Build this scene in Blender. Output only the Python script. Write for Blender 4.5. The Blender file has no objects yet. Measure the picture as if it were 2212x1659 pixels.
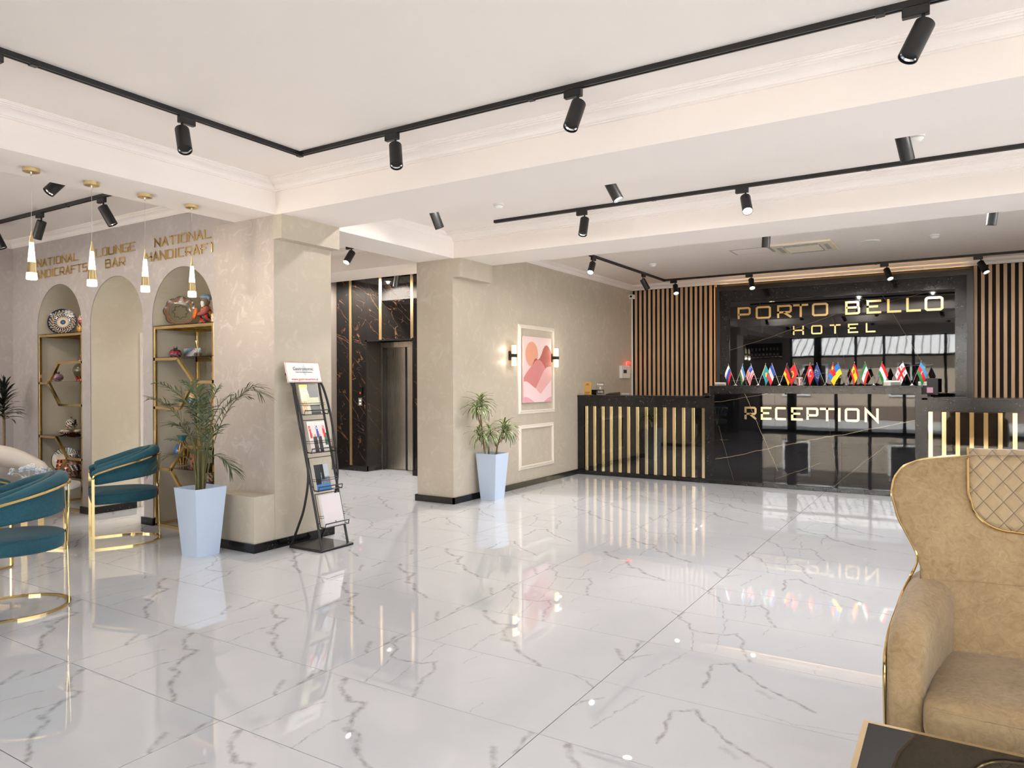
import bpy, bmesh, math, random
from mathutils import Vector, Matrix

# ------------------------------------------------------------------ camera
SC = bpy.context.scene
COL = SC.collection
W, H, F = 2212.0, 1659.0, 1550.6
YAW, PITCH, ROLL, EYE = 0.555246, -0.0032366, -0.0034893, 1.4239


def cam_basis():
    f = Vector((-math.sin(YAW) * math.cos(PITCH), math.cos(YAW) * math.cos(PITCH), math.sin(PITCH)))
    r = Vector((math.cos(YAW), math.sin(YAW), 0))
    u = r.cross(f)
    return (math.cos(ROLL) * r + math.sin(ROLL) * u, -math.sin(ROLL) * r + math.cos(ROLL) * u, f)


CR, CU, CF = cam_basis()
cam = bpy.data.cameras.new('camera')
cam.sensor_width = 36.0
cam.lens = F / W * 36.0
cam.clip_start = 0.05
cam_ob = bpy.data.objects.new('camera', cam)
COL.objects.link(cam_ob)
cam_ob.matrix_world = Matrix(((CR.x, CU.x, -CF.x, 0), (CR.y, CU.y, -CF.y, 0), (CR.z, CU.z, -CF.z, EYE), (0, 0, 0, 1)))
SC.camera = cam_ob

# ------------------------------------------------------------------ world, sun, exposure
SC.view_settings.view_transform = 'Standard'
SC.view_settings.look = 'None'
SC.view_settings.gamma = 1.0
SC.view_settings.exposure = 0.56
SC.view_settings.use_curve_mapping = False
SC.cycles.use_denoising = True
SC.cycles.max_bounces = 10
SC.cycles.diffuse_bounces = 6
SC.cycles.glossy_bounces = 5
SC.cycles.transparent_max_bounces = 12
SC.cycles.sample_clamp_indirect = 6.0
SC.cycles.caustics_reflective = False
SC.cycles.caustics_refractive = False

world = bpy.data.worlds.new('sky')
SC.world = world
world.use_nodes = True
bg = world.node_tree.nodes['Background']
bg.inputs['Color'].default_value = (0.86, 0.93, 1.0, 1)
bg.inputs['Strength'].default_value = 4.1

sun = bpy.data.lights.new('sun', 'SUN')
sun.energy = 35.0
sun.angle = 0.01
sun.color = (1.0, 0.96, 0.91)
sun_ob = bpy.data.objects.new('sun', sun)
COL.objects.link(sun_ob)
sun_ob.rotation_euler = Vector((0.25, -0.62, -0.75)).to_track_quat('-Z', 'Y').to_euler()

WARM = (1.0, 0.87, 0.72)
NEUT = (1.0, 0.95, 0.89)


# ------------------------------------------------------------------ pixel to plane helper for laying things out
def _ray(px, py):
    return CF + (px - W / 2) / F * CR - (py - H / 2) / F * CU


def at(ax, px, py, c):
    d = _ray(px, py)
    o = Vector((0, 0, EYE))
    return o + d * ((c - o[ax]) / d[ax])


def ax_(px, py, c): return at(0, px, py, c)
def ay_(px, py, c): return at(1, px, py, c)
def az_(px, py, c): return at(2, px, py, c)


# ------------------------------------------------------------------ materials
MATS = {}


def srgb(r, g, b):
    def f(c):
        c /= 255.0
        return c / 12.92 if c <= 0.04045 else ((c + 0.055) / 1.055) ** 2.4
    return (f(r), f(g), f(b), 1.0)


class NT:
    """small node helper"""
    def __init__(s, m):
        s.t = m.node_tree
        s.n = s.t.nodes
        s.l = s.t.links

    def new(s, typ, **kw):
        n = s.n.new(typ)
        for k, v in kw.items():
            setattr(n, k, v)
        return n

    def link(s, a, b):
        s.l.new(a, b)

    def setin(s, n, i, v):
        if hasattr(v, 'is_output'):
            s.link(v, n.inputs[i])
        else:
            n.inputs[i].default_value = v

    def math(s, op, a, b=0.0, c=None, clamp=False):
        n = s.new('ShaderNodeMath', operation=op, use_clamp=clamp)
        s.setin(n, 0, a)
        s.setin(n, 1, b)
        if c is not None:
            s.setin(n, 2, c)
        return n.outputs[0]

    def vm(s, op, a, b=None, out=0):
        n = s.new('ShaderNodeVectorMath', operation=op)
        s.setin(n, 0, a)
        if b is not None:
            s.setin(n, 1, b)
        return n.outputs[out]

    def mix(s, f, a, b):
        n = s.new('ShaderNodeMix', data_type='RGBA')
        s.setin(n, 0, f)
        s.setin(n, 6, a)
        s.setin(n, 7, b)
        return n.outputs[2]

    def noise(s, vec, scale, detail=4.0, rough=0.55, dist=0.0, out=0):
        n = s.new('ShaderNodeTexNoise')
        if vec is not None:
            s.link(vec, n.inputs['Vector'])
        n.inputs['Scale'].default_value = scale
        n.inputs['Detail'].default_value = detail
        n.inputs['Roughness'].default_value = rough
        n.inputs['Distortion'].default_value = dist
        return n.outputs[out]

    def ramp(s, f, stops):
        n = s.new('ShaderNodeValToRGB')
        e = n.color_ramp.elements
        while len(e) < len(stops):
            e.new(0.5)
        for k, (p, c) in enumerate(stops):
            e[k].position = p
            e[k].color = c if len(c) == 4 else (*c, 1)
        s.setin(n, 0, f)
        return n.outputs[0]

    def mrange(s, v, a, b, c=0.0, d=1.0):
        n = s.new('ShaderNodeMapRange')
        s.setin(n, 0, v)
        n.inputs[1].default_value = a
        n.inputs[2].default_value = b
        n.inputs[3].default_value = c
        n.inputs[4].default_value = d
        return n.outputs[0]

    def bump(s, h, strength=0.2, dist=0.01):
        n = s.new('ShaderNodeBump')
        n.inputs['Strength'].default_value = strength
        n.inputs['Distance'].default_value = dist
        s.link(h, n.inputs['Height'])
        return n.outputs[0]

    def pos(s): return s.new('ShaderNodeNewGeometry').outputs['Position']
    def obj(s): return s.new('ShaderNodeTexCoord').outputs['Object']
    def sep(s, v):
        n = s.new('ShaderNodeSeparateXYZ')
        s.link(v, n.inputs[0])
        return n.outputs


def base(name, col=(0.8, 0.8, 0.8, 1), rough=0.5, metal=0.0, spec=0.5, **kw):
    m = bpy.data.materials.new(name)
    m.use_nodes = True
    p = m.node_tree.nodes['Principled BSDF']
    p.inputs['Base Color'].default_value = col
    p.inputs['Roughness'].default_value = rough
    p.inputs['Metallic'].default_value = metal
    p.inputs['Specular IOR Level'].default_value = spec
    for k, v in kw.items():
        p.inputs[k].default_value = v
    m.diffuse_color = col
    MATS[name] = m
    return m, NT(m), p


def simple(name, rgb, rough=0.5, metal=0.0, spec=0.5, var=0.0, vscale=8.0, **kw):
    m, t, p = base(name, srgb(*rgb), rough, metal, spec, **kw)
    if var:
        c = srgb(*rgb)
        f = t.noise(t.obj(), vscale, 4)
        a = tuple(min(1, x * (1 + var)) for x in c[:3]) + (1,)
        b = tuple(x * (1 - var) for x in c[:3]) + (1,)
        t.link(t.mix(f, b, a), p.inputs['Base Color'])
    return m


def plaster(name, lo, hi, sheen, scale=1.0, rough=0.45):
    m, t, p = base(name, srgb(*hi), rough)
    pos = t.pos()
    big = t.noise(pos, 1.1 * scale, 5, 0.6, 0.6)
    fine = t.noise(pos, 5.5 * scale, 8, 0.68, 1.4)
    a = t.mix(big, srgb(*lo), srgb(*hi))
    streak = t.mrange(fine, 0.52, 0.72)
    t.link(t.mix(t.math('MULTIPLY', streak, 0.55), a, srgb(*sheen)), p.inputs['Base Color'])
    t.link(t.mrange(fine, 0.35, 0.7, rough + 0.12, rough - 0.14), p.inputs['Roughness'])
    t.link(t.bump(fine, 0.06, 0.01), p.inputs['Normal'])
    return m


def emis(name, rgb, strength, col=None):
    m, t, p = base(name, srgb(*(col or rgb)), 0.3)
    p.inputs['Emission Color'].default_value = srgb(*rgb)
    p.inputs['Emission Strength'].default_value = strength
    return m


def attr_mat(name, rough=0.4, spec=0.5, coat=0.0):
    m, t, p = base(name, (0.8, 0.8, 0.8, 1), rough, 0, spec)
    n = t.new('ShaderNodeVertexColor', layer_name='Col')
    t.link(n.outputs[0], p.inputs['Base Color'])
    p.inputs['Coat Weight'].default_value = coat
    p.inputs['Coat Roughness'].default_value = 0.05
    return m


# marble tile prints: veins are jagged polylines in tile space (metres)
PRINTS = {
    'a': [([(0.126, 0.6), (0.19, 0.505), (0.34, 0.42), (0.41, 0.435), (0.443, 0.33), (0.512, 0.23), (0.59, 0.22), (0.65, 0.135), (0.73, 0.085), (0.85, 0.016)], 0.018, 0.85),
          ([(0.43, 0.32), (0.41, 0.245), (0.415, 0.11), (0.433, 0.0)], 0.006, 0.65),
          ([(0.237, 0.364), (0.2, 0.23), (0.195, 0.0)], 0.006, 0.6),
          ([(1.165, 0.6), (1.172, 0.52), (1.195, 0.43)], 0.016, 0.75),
          ([(1.105, 0.41), (1.187, 0.295)], 0.016, 0.7),
          ([(0.40, 0.585), (0.21, 0.6)], 0.008, 0.35)],
    'b': [([(0.0, 0.6), (0.02, 0.455), (0.1, 0.4), (0.137, 0.33), (0.19, 0.30), (0.31, 0.315), (0.385, 0.372)], 0.012, 0.85),
          ([(0.385, 0.372), (0.44, 0.28), (0.478, 0.13), (0.546, 0.0)], 0.014, 0.7),
          ([(0.304, 0.323), (0.315, 0.237), (0.36, 0.05)], 0.005, 0.6),
          ([(0.165, 0.29), (0.196, 0.188), (0.241, 0.0)], 0.006, 0.65),
          ([(0.275, 0.6), (0.281, 0.506), (0.312, 0.36)], 0.006, 0.6),
          ([(0.53, 0.6), (0.511, 0.52), (0.512, 0.437)], 0.005, 0.5),
          ([(0.74, 0.364), (0.68, 0.266)], 0.005, 0.4),
          ([(0.84, 0.12), (0.845, 0.02)], 0.005, 0.45),
          ([(1.067, 0.6), (1.2, 0.51)], 0.008, 0.6)],
    'c': [([(0.43, 0.18), (0.42, 0.31), (0.396, 0.47), (0.471, 0.54), (0.548, 0.44), (0.652, 0.345), (0.782, 0.27), (0.92, 0.175)], 0.012, 0.85),
          ([(0.233, 0.562), (0.203, 0.381), (0.154, 0.152)], 0.006, 0.6),
          ([(0.666, 0.283), (0.73, 0.237)], 0.02, 0.5),
          ([(0.08, 0.44), (0.02, 0.35), (0.0, 0.3)], 0.01, 0.6),
          ([(0.7, 0.05), (0.85, 0.02), (1.1, 0.06)], 0.006, 0.45)],
}


def marble_tile(name, key):
    m, t, p = base(name, srgb(226, 224, 225), 0.01, 0, 0.5, IOR=2.2)
    co = t.vm('ADD', t.obj(), (0.6, 0.3, 0.0))
    flat = t.vm('MULTIPLY', co, (1, 1, 0))
    nz = t.noise(flat, 9.0, 5, 0.65, 0.0, 1)
    w = t.vm('SUBTRACT', nz, (0.5, 0.5, 0.5))
    n2 = t.vm('SCALE', w)
    n2.node.inputs['Scale'].default_value = 0.075
    q = t.vm('MULTIPLY', t.vm('ADD', flat, n2), (1, 1, 0))
    nmask = t.noise(flat, 22.0, 4, 0.6)
    acc = None
    for pts, wd, amt in PRINTS[key]:
        for a, b in zip(pts[:-1], pts[1:]):
            A = Vector((a[0], a[1], 0))
            D = Vector((b[0], b[1], 0)) - A
            pa = t.vm('SUBTRACT', q, tuple(A))
            h = t.math('DIVIDE', t.vm('DOT_PRODUCT', pa, tuple(D), 1), D.length_squared, clamp=True)
            sc = t.new('ShaderNodeVectorMath', operation='SCALE')
            sc.inputs[0].default_value = tuple(D)
            t.link(h, sc.inputs['Scale'])
            d = t.vm('DISTANCE', pa, sc.outputs[0], 1)
            v = t.mrange(d, wd * 0.15, wd * 1.15, amt, 0.0)
            acc = v if acc is None else t.math('MAXIMUM', acc, v)
    k = t.math('MULTIPLY', acc, t.mrange(nmask, 0.35, 0.65, 0.15, 1.0))
    cloud = t.noise(t.pos(), 2.2, 4, 0.6)
    ground = t.mix(cloud, srgb(200, 202, 207), srgb(212, 214, 219))
    t.link(t.mix(t.math('MULTIPLY', k, 0.85), ground, srgb(132, 128, 127)), p.inputs['Base Color'])
    return m


def black_marble(name, vein, scale=1.0, amt=0.8, stretch=(1, 1, 1), basec=(14, 13, 13), lines=None, rough=0.03):
    m, t, p = base(name, srgb(*basec), rough, 0, 0.5, IOR=1.6)
    pos = t.vm('MULTIPLY', t.pos(), stretch)
    warp = t.vm('ADD', pos, t.vm('MULTIPLY', t.vm('SUBTRACT', t.noise(pos, 1.6 * scale, 4, 0.6, 0, 1), (0.5, 0.5, 0.5)), (0.5, 0.5, 0.5)))
    vo = t.new('ShaderNodeTexVoronoi', feature='DISTANCE_TO_EDGE')
    t.link(warp, vo.inputs['Vector'])
    vo.inputs['Scale'].default_value = 3.2 * scale
    v = t.mrange(vo.outputs[0], 0.0, 0.018, 1.0, 0.0)
    mk = t.mrange(t.noise(pos, 4.0 * scale, 3), 0.42, 0.56)
    k = t.math('MULTIPLY', t.math('MULTIPLY', v, mk), amt)
    t.link(t.mix(k, srgb(*basec), srgb(*vein)), p.inputs['Base Color'])
    return m


def line_marble(name, lines, basec=(10, 10, 12)):
    """polished black slab with a few straight thin veins given in x,z metres"""
    m, t, p = base(name, srgb(*basec), 0.02, 0, 0.5, IOR=1.58)
    pos = t.vm('MULTIPLY', t.pos(), (1, 0, 1))
    w = t.vm('MULTIPLY', t.vm('SUBTRACT', t.noise(pos, 3.0, 5, 0.6, 0, 1), (0.5, 0.5, 0.5)), (0.06, 0, 0.06))
    q = t.vm('ADD', pos, w)
    acc = None
    for (x0, z0, x1, z1, wd, amt) in lines:
        A = Vector((x0, 0, z0))
        D = Vector((x1, 0, z1)) - A
        pa = t.vm('SUBTRACT', q, tuple(A))
        h = t.math('DIVIDE', t.vm('DOT_PRODUCT', pa, tuple(D), 1), D.length_squared, clamp=True)
        sc = t.new('ShaderNodeVectorMath', operation='SCALE')
        sc.inputs[0].default_value = tuple(D)
        t.link(h, sc.inputs['Scale'])
        d = t.vm('DISTANCE', pa, sc.outputs[0], 1)
        v = t.mrange(d, wd * 0.15, wd * 0.75, amt * 0.75, 0.0)
        acc = v if acc is None else t.math('MAXIMUM', acc, v)
    t.link(t.mix(acc, srgb(*basec), srgb(190, 165, 130)), p.inputs['Base Color'])
    nz = t.noise(t.pos(), 2.5, 2, 0.5)
    t.link(t.bump(nz, 0.015, 0.02), p.inputs['Normal'])
    return m


def diag_marble(name, rough):
    """black slab crossed by fine brown veins that run down to the right"""
    m, t, p = base(name, srgb(14, 12, 12), rough, 0, 0.5, IOR=1.5)
    s = t.sep(t.pos())
    h = t.math('ADD', s[0], s[1])
    acc = None
    for ang, sa, sb, wd, amt, thr in ((-42, 2.6, 0.75, 0.014, 0.75, 0.44), (-30, 4.5, 1.3, 0.012, 0.5, 0.48), (62, 2.4, 0.7, 0.010, 0.45, 0.5)):
        c, q = math.cos(math.radians(ang)), math.sin(math.radians(ang))
        al = t.math('ADD', t.math('MULTIPLY', h, c), t.math('MULTIPLY', s[2], q))
        ac = t.math('SUBTRACT', t.math('MULTIPLY', s[2], c), t.math('MULTIPLY', h, q))
        cb = t.new('ShaderNodeCombineXYZ')
        t.link(t.math('MULTIPLY', al, sb), cb.inputs[0])
        t.link(t.math('MULTIPLY', ac, sa), cb.inputs[1])
        w = t.vm('MULTIPLY', t.vm('SUBTRACT', t.noise(cb.outputs[0], 2.2, 4, 0.6, 0, 1), (0.5, 0.5, 0.5)), (0.55, 0.55, 0))
        vo = t.new('ShaderNodeTexVoronoi', feature='DISTANCE_TO_EDGE')
        t.link(t.vm('ADD', cb.outputs[0], w), vo.inputs['Vector'])
        vo.inputs['Scale'].default_value = 1.5
        v = t.mrange(vo.outputs[0], 0.0, wd, amt, 0.0)
        mk = t.mrange(t.noise(cb.outputs[0], 2.4, 3), thr, thr + 0.12)
        k = t.math('MULTIPLY', v, mk)
        acc = k if acc is None else t.math('MAXIMUM', acc, k)
    t.link(t.mix(acc, srgb(14, 12, 12), srgb(124, 88, 60)), p.inputs['Base Color'])
    return m


def granite(name):
    m, t, p = base(name, srgb(26, 25, 26), 0.16, 0, 0.5)
    v = t.new('ShaderNodeTexVoronoi')
    t.link(t.pos(), v.inputs['Vector'])
    v.inputs['Scale'].default_value = 42.0
    n = t.noise(t.pos(), 14.0, 6, 0.7)
    f = t.math('MULTIPLY', t.mrange(v.outputs[0], 0.12, 0.45, 1.0, 0.0), t.mrange(n, 0.48, 0.68))
    t.link(t.mix(f, srgb(13, 12, 13), srgb(80, 76, 75)), p.inputs['Base Color'])
    return m


def wood(name, a, b):
    m, t, p = base(name, srgb(*a), 0.55)
    co = t.vm('MULTIPLY', t.pos(), (14, 14, 1.2))
    n = t.noise(co, 2.2, 5, 0.6, 0.8)
    t.link(t.mix(n, srgb(*b), srgb(*a)), p.inputs['Base Color'])
    return m


def velvet(name, col, dark, scale=30.0, sheen=0.6):
    m, t, p = base(name, srgb(*col), 0.75)
    p.inputs['Sheen Weight'].default_value = sheen
    p.inputs['Sheen Roughness'].default_value = 0.4
    n = t.noise(t.obj(), scale, 6, 0.62, 1.6)
    n2 = t.noise(t.obj(), 3.5, 3, 0.5, 0.5)
    f = t.math('MULTIPLY', t.math('ADD', n, n2), 0.5)
    t.link(t.mix(t.mrange(f, 0.38, 0.62), srgb(*dark), srgb(*col)), p.inputs['Base Color'])
    t.link(t.bump(n, 0.3, 0.01), p.inputs['Normal'])
    return m


def quilt(name, col, thread, pitch):
    """diamond stitched fabric, diamonds in the object's own x-z plane"""
    m, t, p = base(name, srgb(*col), 0.75)
    s = t.sep(t.obj())
    acc = None
    for sg in (1, -1):
        k = t.math('MULTIPLY', t.math('ADD', s[0], t.math('MULTIPLY', s[2], 0.86 * sg)), 1.0 / pitch)
        fr = t.math('ABSOLUTE', t.math('SUBTRACT', t.math('FRACT', k), 0.5))
        v = t.mrange(fr, 0.0, 0.035, 1.0, 0.0)
        hh = t.math('MINIMUM', t.math('MULTIPLY', fr, 4.0), 1.0)
        acc = (v, hh) if acc is None else (t.math('MAXIMUM', acc[0], v), t.math('MULTIPLY', acc[1], hh))
    n = t.noise(t.obj(), 30, 5, 0.6, 1.2)
    fab = t.mix(n, srgb(*[c * 0.93 for c in col]), srgb(*col))
    t.link(t.mix(t.math('MULTIPLY', acc[0], 0.9), fab, srgb(*thread)), p.inputs['Base Color'])
    t.link(t.bump(t.math('POWER', acc[1], 0.5), 0.6, 0.012), p.inputs['Normal'])
    p.inputs['Sheen Weight'].default_value = 0.4
    return m


def thin_glass(name, tint=(1, 1, 1), gloss=0.08):
    m = bpy.data.materials.new(name)
    m.use_nodes = True
    t = NT(m)
    for n in list(t.n):
        t.n.remove(n)
    o = t.new('ShaderNodeOutputMaterial')
    a = t.new('ShaderNodeBsdfTransparent')
    a.inputs[0].default_value = (*tint, 1)
    b = t.new('ShaderNodeBsdfGlossy')
    b.inputs['Roughness'].default_value = 0.0
    fz = t.new('ShaderNodeFresnel')
    fz.inputs[0].default_value = 1.5
    x = t.new('ShaderNodeMixShader')
    t.link(fz.outputs[0], x.inputs[0])
    t.link(a.outputs[0], x.inputs[1])
    t.link(b.outputs[0], x.inputs[2])
    t.link(x.outputs[0], o.inputs[0])
    MATS[name] = m
    return m


plaster('plaster', (182, 171, 154), (192, 182, 165), (210, 202, 188))
plaster('plaster_pink', (164, 153, 143), (184, 173, 163), (214, 205, 196), 1.3)
plaster('plaster_niche', (166, 158, 154), (182, 174, 170), (200, 194, 190), 1.2)
plaster('plaster_cream', (206, 196, 176), (216, 207, 188), (222, 214, 197), 0.8, 0.6)
simple('taupe', (112, 103, 95), 0.6, var=0.05, vscale=4)
simple('ceiling_white', (238, 230, 224), 0.8, var=0.015, vscale=1.5)
simple('moulding_white', (238, 231, 226), 0.7)
simple('wall_moulding', (226, 217, 203), 0.5)
for k_ in PRINTS:
    marble_tile('tile_' + k_, k_)
simple('grout', (52, 50, 49), 0.9)
granite('granite')
diag_marble('veined_black', 0.03)
diag_marble('jamb_black', 0.3)
black_marble('panel_black', (70, 55, 40), 1.0, 0.3, (1, 1, 1), (20, 17, 15))
m_, t_, p_ = base('gold_dark', (0.30, 0.20, 0.09, 1), 0.4, 0.6)
simple('black_trim', (20, 19, 19), 0.25)
m_, t_, p_ = base('gold', (0.83, 0.60, 0.26, 1), 0.12, 1.0)
m_, t_, p_ = base('gold_satin', (0.80, 0.62, 0.33, 1), 0.28, 1.0)
m_, t_, p_ = base('gold_pale', (0.88, 0.70, 0.38, 1), 0.10, 1.0)
m_, t_, p_ = base('chrome', (0.8, 0.8, 0.8, 1), 0.12, 1.0)
m_, t_, p_ = base('steel', (0.72, 0.66, 0.57, 1), 0.3, 1.0)
t_.link(t_.mrange(t_.noise(t_.vm('MULTIPLY', t_.pos(), (90, 90, 0.6)), 3.0, 3), 0.3, 0.7, 0.26, 0.31), p_.inputs['Roughness'])
wood('oak', (214, 180, 142), (190, 152, 114))
simple('felt_black', (18, 17, 17), 0.9)
simple('brown_frame', (42, 32, 27), 0.3)
simple('black_metal', (19, 19, 20), 0.42)
simple('black_gloss', (14, 14, 15), 0.12)
simple('white_plastic', (232, 230, 226), 0.4)
simple('ivory_plastic', (226, 217, 194), 0.4)
simple('grey_plastic', (170, 168, 166), 0.5)
m_, t_, p_ = base('reflector', (0.85, 0.85, 0.85, 1), 0.18, 1.0)
emis('led_lit', (255, 250, 240), 14.0)
emis('fill_light_lens', (255, 250, 240), 2.5)  # lens glow of the unseen fill lights added to the ceiling
simple('led_off', (210, 205, 190), 0.2)
emis('led_warm', (255, 205, 140), 9.0)
emis('crystal_glow', (255, 236, 208), 2.2, (250, 245, 235))
emis('sconce_glow', (255, 214, 150), 1.15, (250, 240, 220))
emis('alarm_red', (255, 30, 20), 6.0, (200, 20, 15))
velvet('teal_velvet', (18, 82, 97), (11, 62, 76), 45.0, 0.12)
velvet('tan_velvet', (160, 135, 98), (128, 103, 70), 30.0, 0.2)
quilt('tan_quilt', (162, 138, 104), (70, 52, 34), 0.062)
simple('pale_leather', (214, 205, 196), 0.5, var=0.03)
simple('planter_blue', (190, 205, 226), 0.35, var=0.02, vscale=60)
simple('soil', (24, 20, 17), 0.95, var=0.3, vscale=60)
simple('leaf_palm', (52, 72, 40), 0.42, var=0.25, vscale=10)
simple('leaf_dark', (24, 30, 20), 0.45)
simple('palm_stem', (98, 92, 50), 0.6, var=0.25, vscale=30)
simple('bark', (120, 98, 72), 0.8, var=0.25, vscale=60)
m_, t_, p_ = base('leaf_striped', srgb(92, 114, 62), 0.42)
s_ = t_.sep(t_.obj())
e_ = t_.mrange(t_.math('ABSOLUTE', s_[1]), 0.006, 0.0095)
t_.link(t_.mix(e_, srgb(84, 106, 56), srgb(216, 218, 170)), p_.inputs['Base Color'])
simple('paper_white', (236, 232, 228), 0.5)
simple('red_line', (196, 96, 88), 0.5)
simple('ink_dark', (52, 48, 52), 0.5)
simple('ink_red', (200, 92, 92), 0.5)
simple('stone_white', (222, 216, 210), 0.15, var=0.05)
attr_mat('flag_cloth', 0.7)
attr_mat('glaze', 0.15, 0.5, 0.6)
attr_mat('print', 0.25, 0.5)
thin_glass('clear_glass', (0.97, 0.98, 0.98))
thin_glass('acrylic', (0.92, 0.92, 0.92))
thin_glass('shelf_glass', (0.90, 0.92, 0.90))
m_, t_, p_ = base('smoked_glass', (0.012, 0.013, 0.014, 1), 0.01, 0, 0.5, IOR=1.42)
for nm_, c_ in dict(pr_pink=(228, 203, 199), pr_sun=(222, 158, 130), pr_dark=(170, 86, 78), pr_mid=(208, 132, 132), pr_light=(226, 172, 168), pr_pale=(236, 206, 206), pr_rose=(222, 160, 172), art_edge=(232, 200, 196)).items():
    simple(nm_, c_, 0.7)
simple('street_paving', (176, 174, 172), 0.8, var=0.08)
simple('facade_beige', (176, 162, 146), 0.8, var=0.04)
simple('facade_plinth', (120, 104, 92), 0.8)
simple('roof_white', (236, 236, 236), 0.5)
simple('roof_rib', (120, 122, 124), 0.5)
simple('frame_dark', (22, 22, 24), 0.4)
simple('bottle_dark', (24, 26, 22), 0.1)
emis('bar_light', (255, 220, 185), 8.0)


# ------------------------------------------------------------------ mesh helper
class B:
    def __init__(s):
        s.v, s.f, s.m, s.c = [], [], [], []
        s.mi = 0
        s.colr = None

    def add(s, vs, fs):
        o = len(s.v)
        s.v += [tuple(v) for v in vs]
        for f in fs:
            s.f.append(tuple(i + o for i in f))
            s.m.append(s.mi)
            s.c.append(s.colr)
        return s

    def box(s, x0, x1, y0, y1, z0, z1):
        vs = [(x, y, z) for z in (z0, z1) for y in (y0, y1) for x in (x0, x1)]
        return s.add(vs, [(0, 2, 3, 1), (4, 5, 7, 6), (0, 1, 5, 4), (2, 6, 7, 3), (0, 4, 6, 2), (1, 3, 7, 5)])

    def cbox(s, x0, x1, y0, y1, z0, z1, b=0.01):
        """box with chamfered edges"""
        vs, idx = [], {}
        X, Y, Z = (x0, x1), (y0, y1), (z0, z1)
        for i in (0, 1):
            for j in (0, 1):
                for k in (0, 1):
                    for a in range(3):
                        p = [X[i] + (b if i == 0 else -b), Y[j] + (b if j == 0 else -b), Z[k] + (b if k == 0 else -b)]
                        p[a] = (X, Y, Z)[a][(i, j, k)[a]]
                        idx[(i, j, k, a)] = len(vs)
                        vs.append(tuple(p))
        fs = []
        for a in range(3):
            o = [t for t in range(3) if t != a]
            for sd in (0, 1):
                q = []
                for c in ((0, 0), (1, 0), (1, 1), (0, 1)):
                    k = [0, 0, 0]
                    k[a] = sd
                    k[o[0]], k[o[1]] = c
                    q.append(idx[(*k, a)])
                fs.append(tuple(q))
            for c in ((0, 0), (1, 0), (1, 1), (0, 1)):
                k0 = [0, 0, 0]
                k0[o[0]], k0[o[1]] = c
                k1 = list(k0)
                k1[a] = 1
                fs.append((idx[(*k0, o[0])], idx[(*k0, o[1])], idx[(*k1, o[1])], idx[(*k1, o[0])]))
        for i in (0, 1):
            for j in (0, 1):
                for k in (0, 1):
                    fs.append(tuple(idx[(i, j, k, a)] for a in range(3)))
        return s.add(vs, fs)

    def tube(s, pts, r, n=10, closed=False, caps=True):
        pts = [Vector(p) for p in pts]
        N = len(pts)
        rr = r if isinstance(r, (list, tuple)) else [r] * N
        vs, prev = [], None
        for i, p in enumerate(pts):
            if closed:
                d = pts[(i + 1) % N] - pts[i - 1]
            else:
                d = pts[min(i + 1, N - 1)] - pts[max(i - 1, 0)]
            d.normalize()
            if prev is None:
                u = d.orthogonal().normalized()
            else:
                u = prev - d * prev.dot(d)
                u = u.normalized() if u.length > 1e-6 else d.orthogonal().normalized()
            prev = u
            w = d.cross(u)
            for k in range(n):
                a = 2 * math.pi * k / n
                vs.append(p + (u * math.cos(a) + w * math.sin(a)) * rr[i])
        fs = []
        for i in range(N if closed else N - 1):
            j = (i + 1) % N
            for k in range(n):
                k2 = (k + 1) % n
                fs.append((i * n + k, i * n + k2, j * n + k2, j * n + k))
        if caps and not closed:
            fs.append(tuple(range(n - 1, -1, -1)))
            fs.append(tuple((N - 1) * n + k for k in range(n)))
        return s.add(vs, fs)

    def sweep(s, pts, secs, closed=False, up=(0, 0, 1)):
        """secs: list of 2-D section loops (side, up), one per point or one for all"""
        pts = [Vector(p) for p in pts]
        N = len(pts)
        up = Vector(up)
        one = not isinstance(secs[0][0], (list, tuple))
        n = len(secs) if one else len(secs[0])
        vs = []
        for i, p in enumerate(pts):
            d = (pts[(i + 1) % N] - pts[i - 1]) if closed else (pts[min(i + 1, N - 1)] - pts[max(i - 1, 0)])
            d.normalize()
            side = d.cross(up)
            side = side.normalized() if side.length > 1e-6 else Vector((1, 0, 0))
            u2 = side.cross(d)
            k = 1.0
            if closed or 0 < i < N - 1:
                e = (pts[i] - pts[i - 1]).normalized()
                k = 1.0 / max(0.35, e.dot(d))
            for (a, b) in (secs if one else secs[i]):
                vs.append(p + side * a * k + u2 * b)
        fs = []
        for i in range(N if closed else N - 1):
            j = (i + 1) % N
            for q in range(n):
                q2 = (q + 1) % n
                fs.append((i * n + q, j * n + q, j * n + q2, i * n + q2))
        if not closed:
            fs.append(tuple(range(n)))
            fs.append(tuple((N - 1) * n + q for q in range(n - 1, -1, -1)))
        return s.add(vs, fs)

    def bar(s, p0, p1, w, h, up=(0, 0, 1)):
        return s.sweep([p0, p1], [(-w / 2, -h / 2), (w / 2, -h / 2), (w / 2, h / 2), (-w / 2, h / 2)], False, up)

    def lathe(s, prof, n=24, c=(0, 0, 0), sx=1.0, sy=1.0, colf=None, mat=None, caps=True):
        vs, fs = [], []
        M = len(prof)
        for (r, z) in prof:
            for k in range(n):
                a = 2 * math.pi * k / n
                p = Vector((r * math.cos(a) * sx, r * math.sin(a) * sy, z))
                vs.append((mat @ p if mat else p) + Vector(c))
        o = len(s.v)
        s.v += [tuple(v) for v in vs]
        for i in range(M - 1):
            for k in range(n):
                k2 = (k + 1) % n
                s.f.append((o + i * n + k, o + i * n + k2, o + (i + 1) * n + k2, o + (i + 1) * n + k))
                s.m.append(s.mi)
                s.c.append(colf((i + 0.5) / (M - 1), (k + 0.5) / n) if colf else s.colr)
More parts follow.
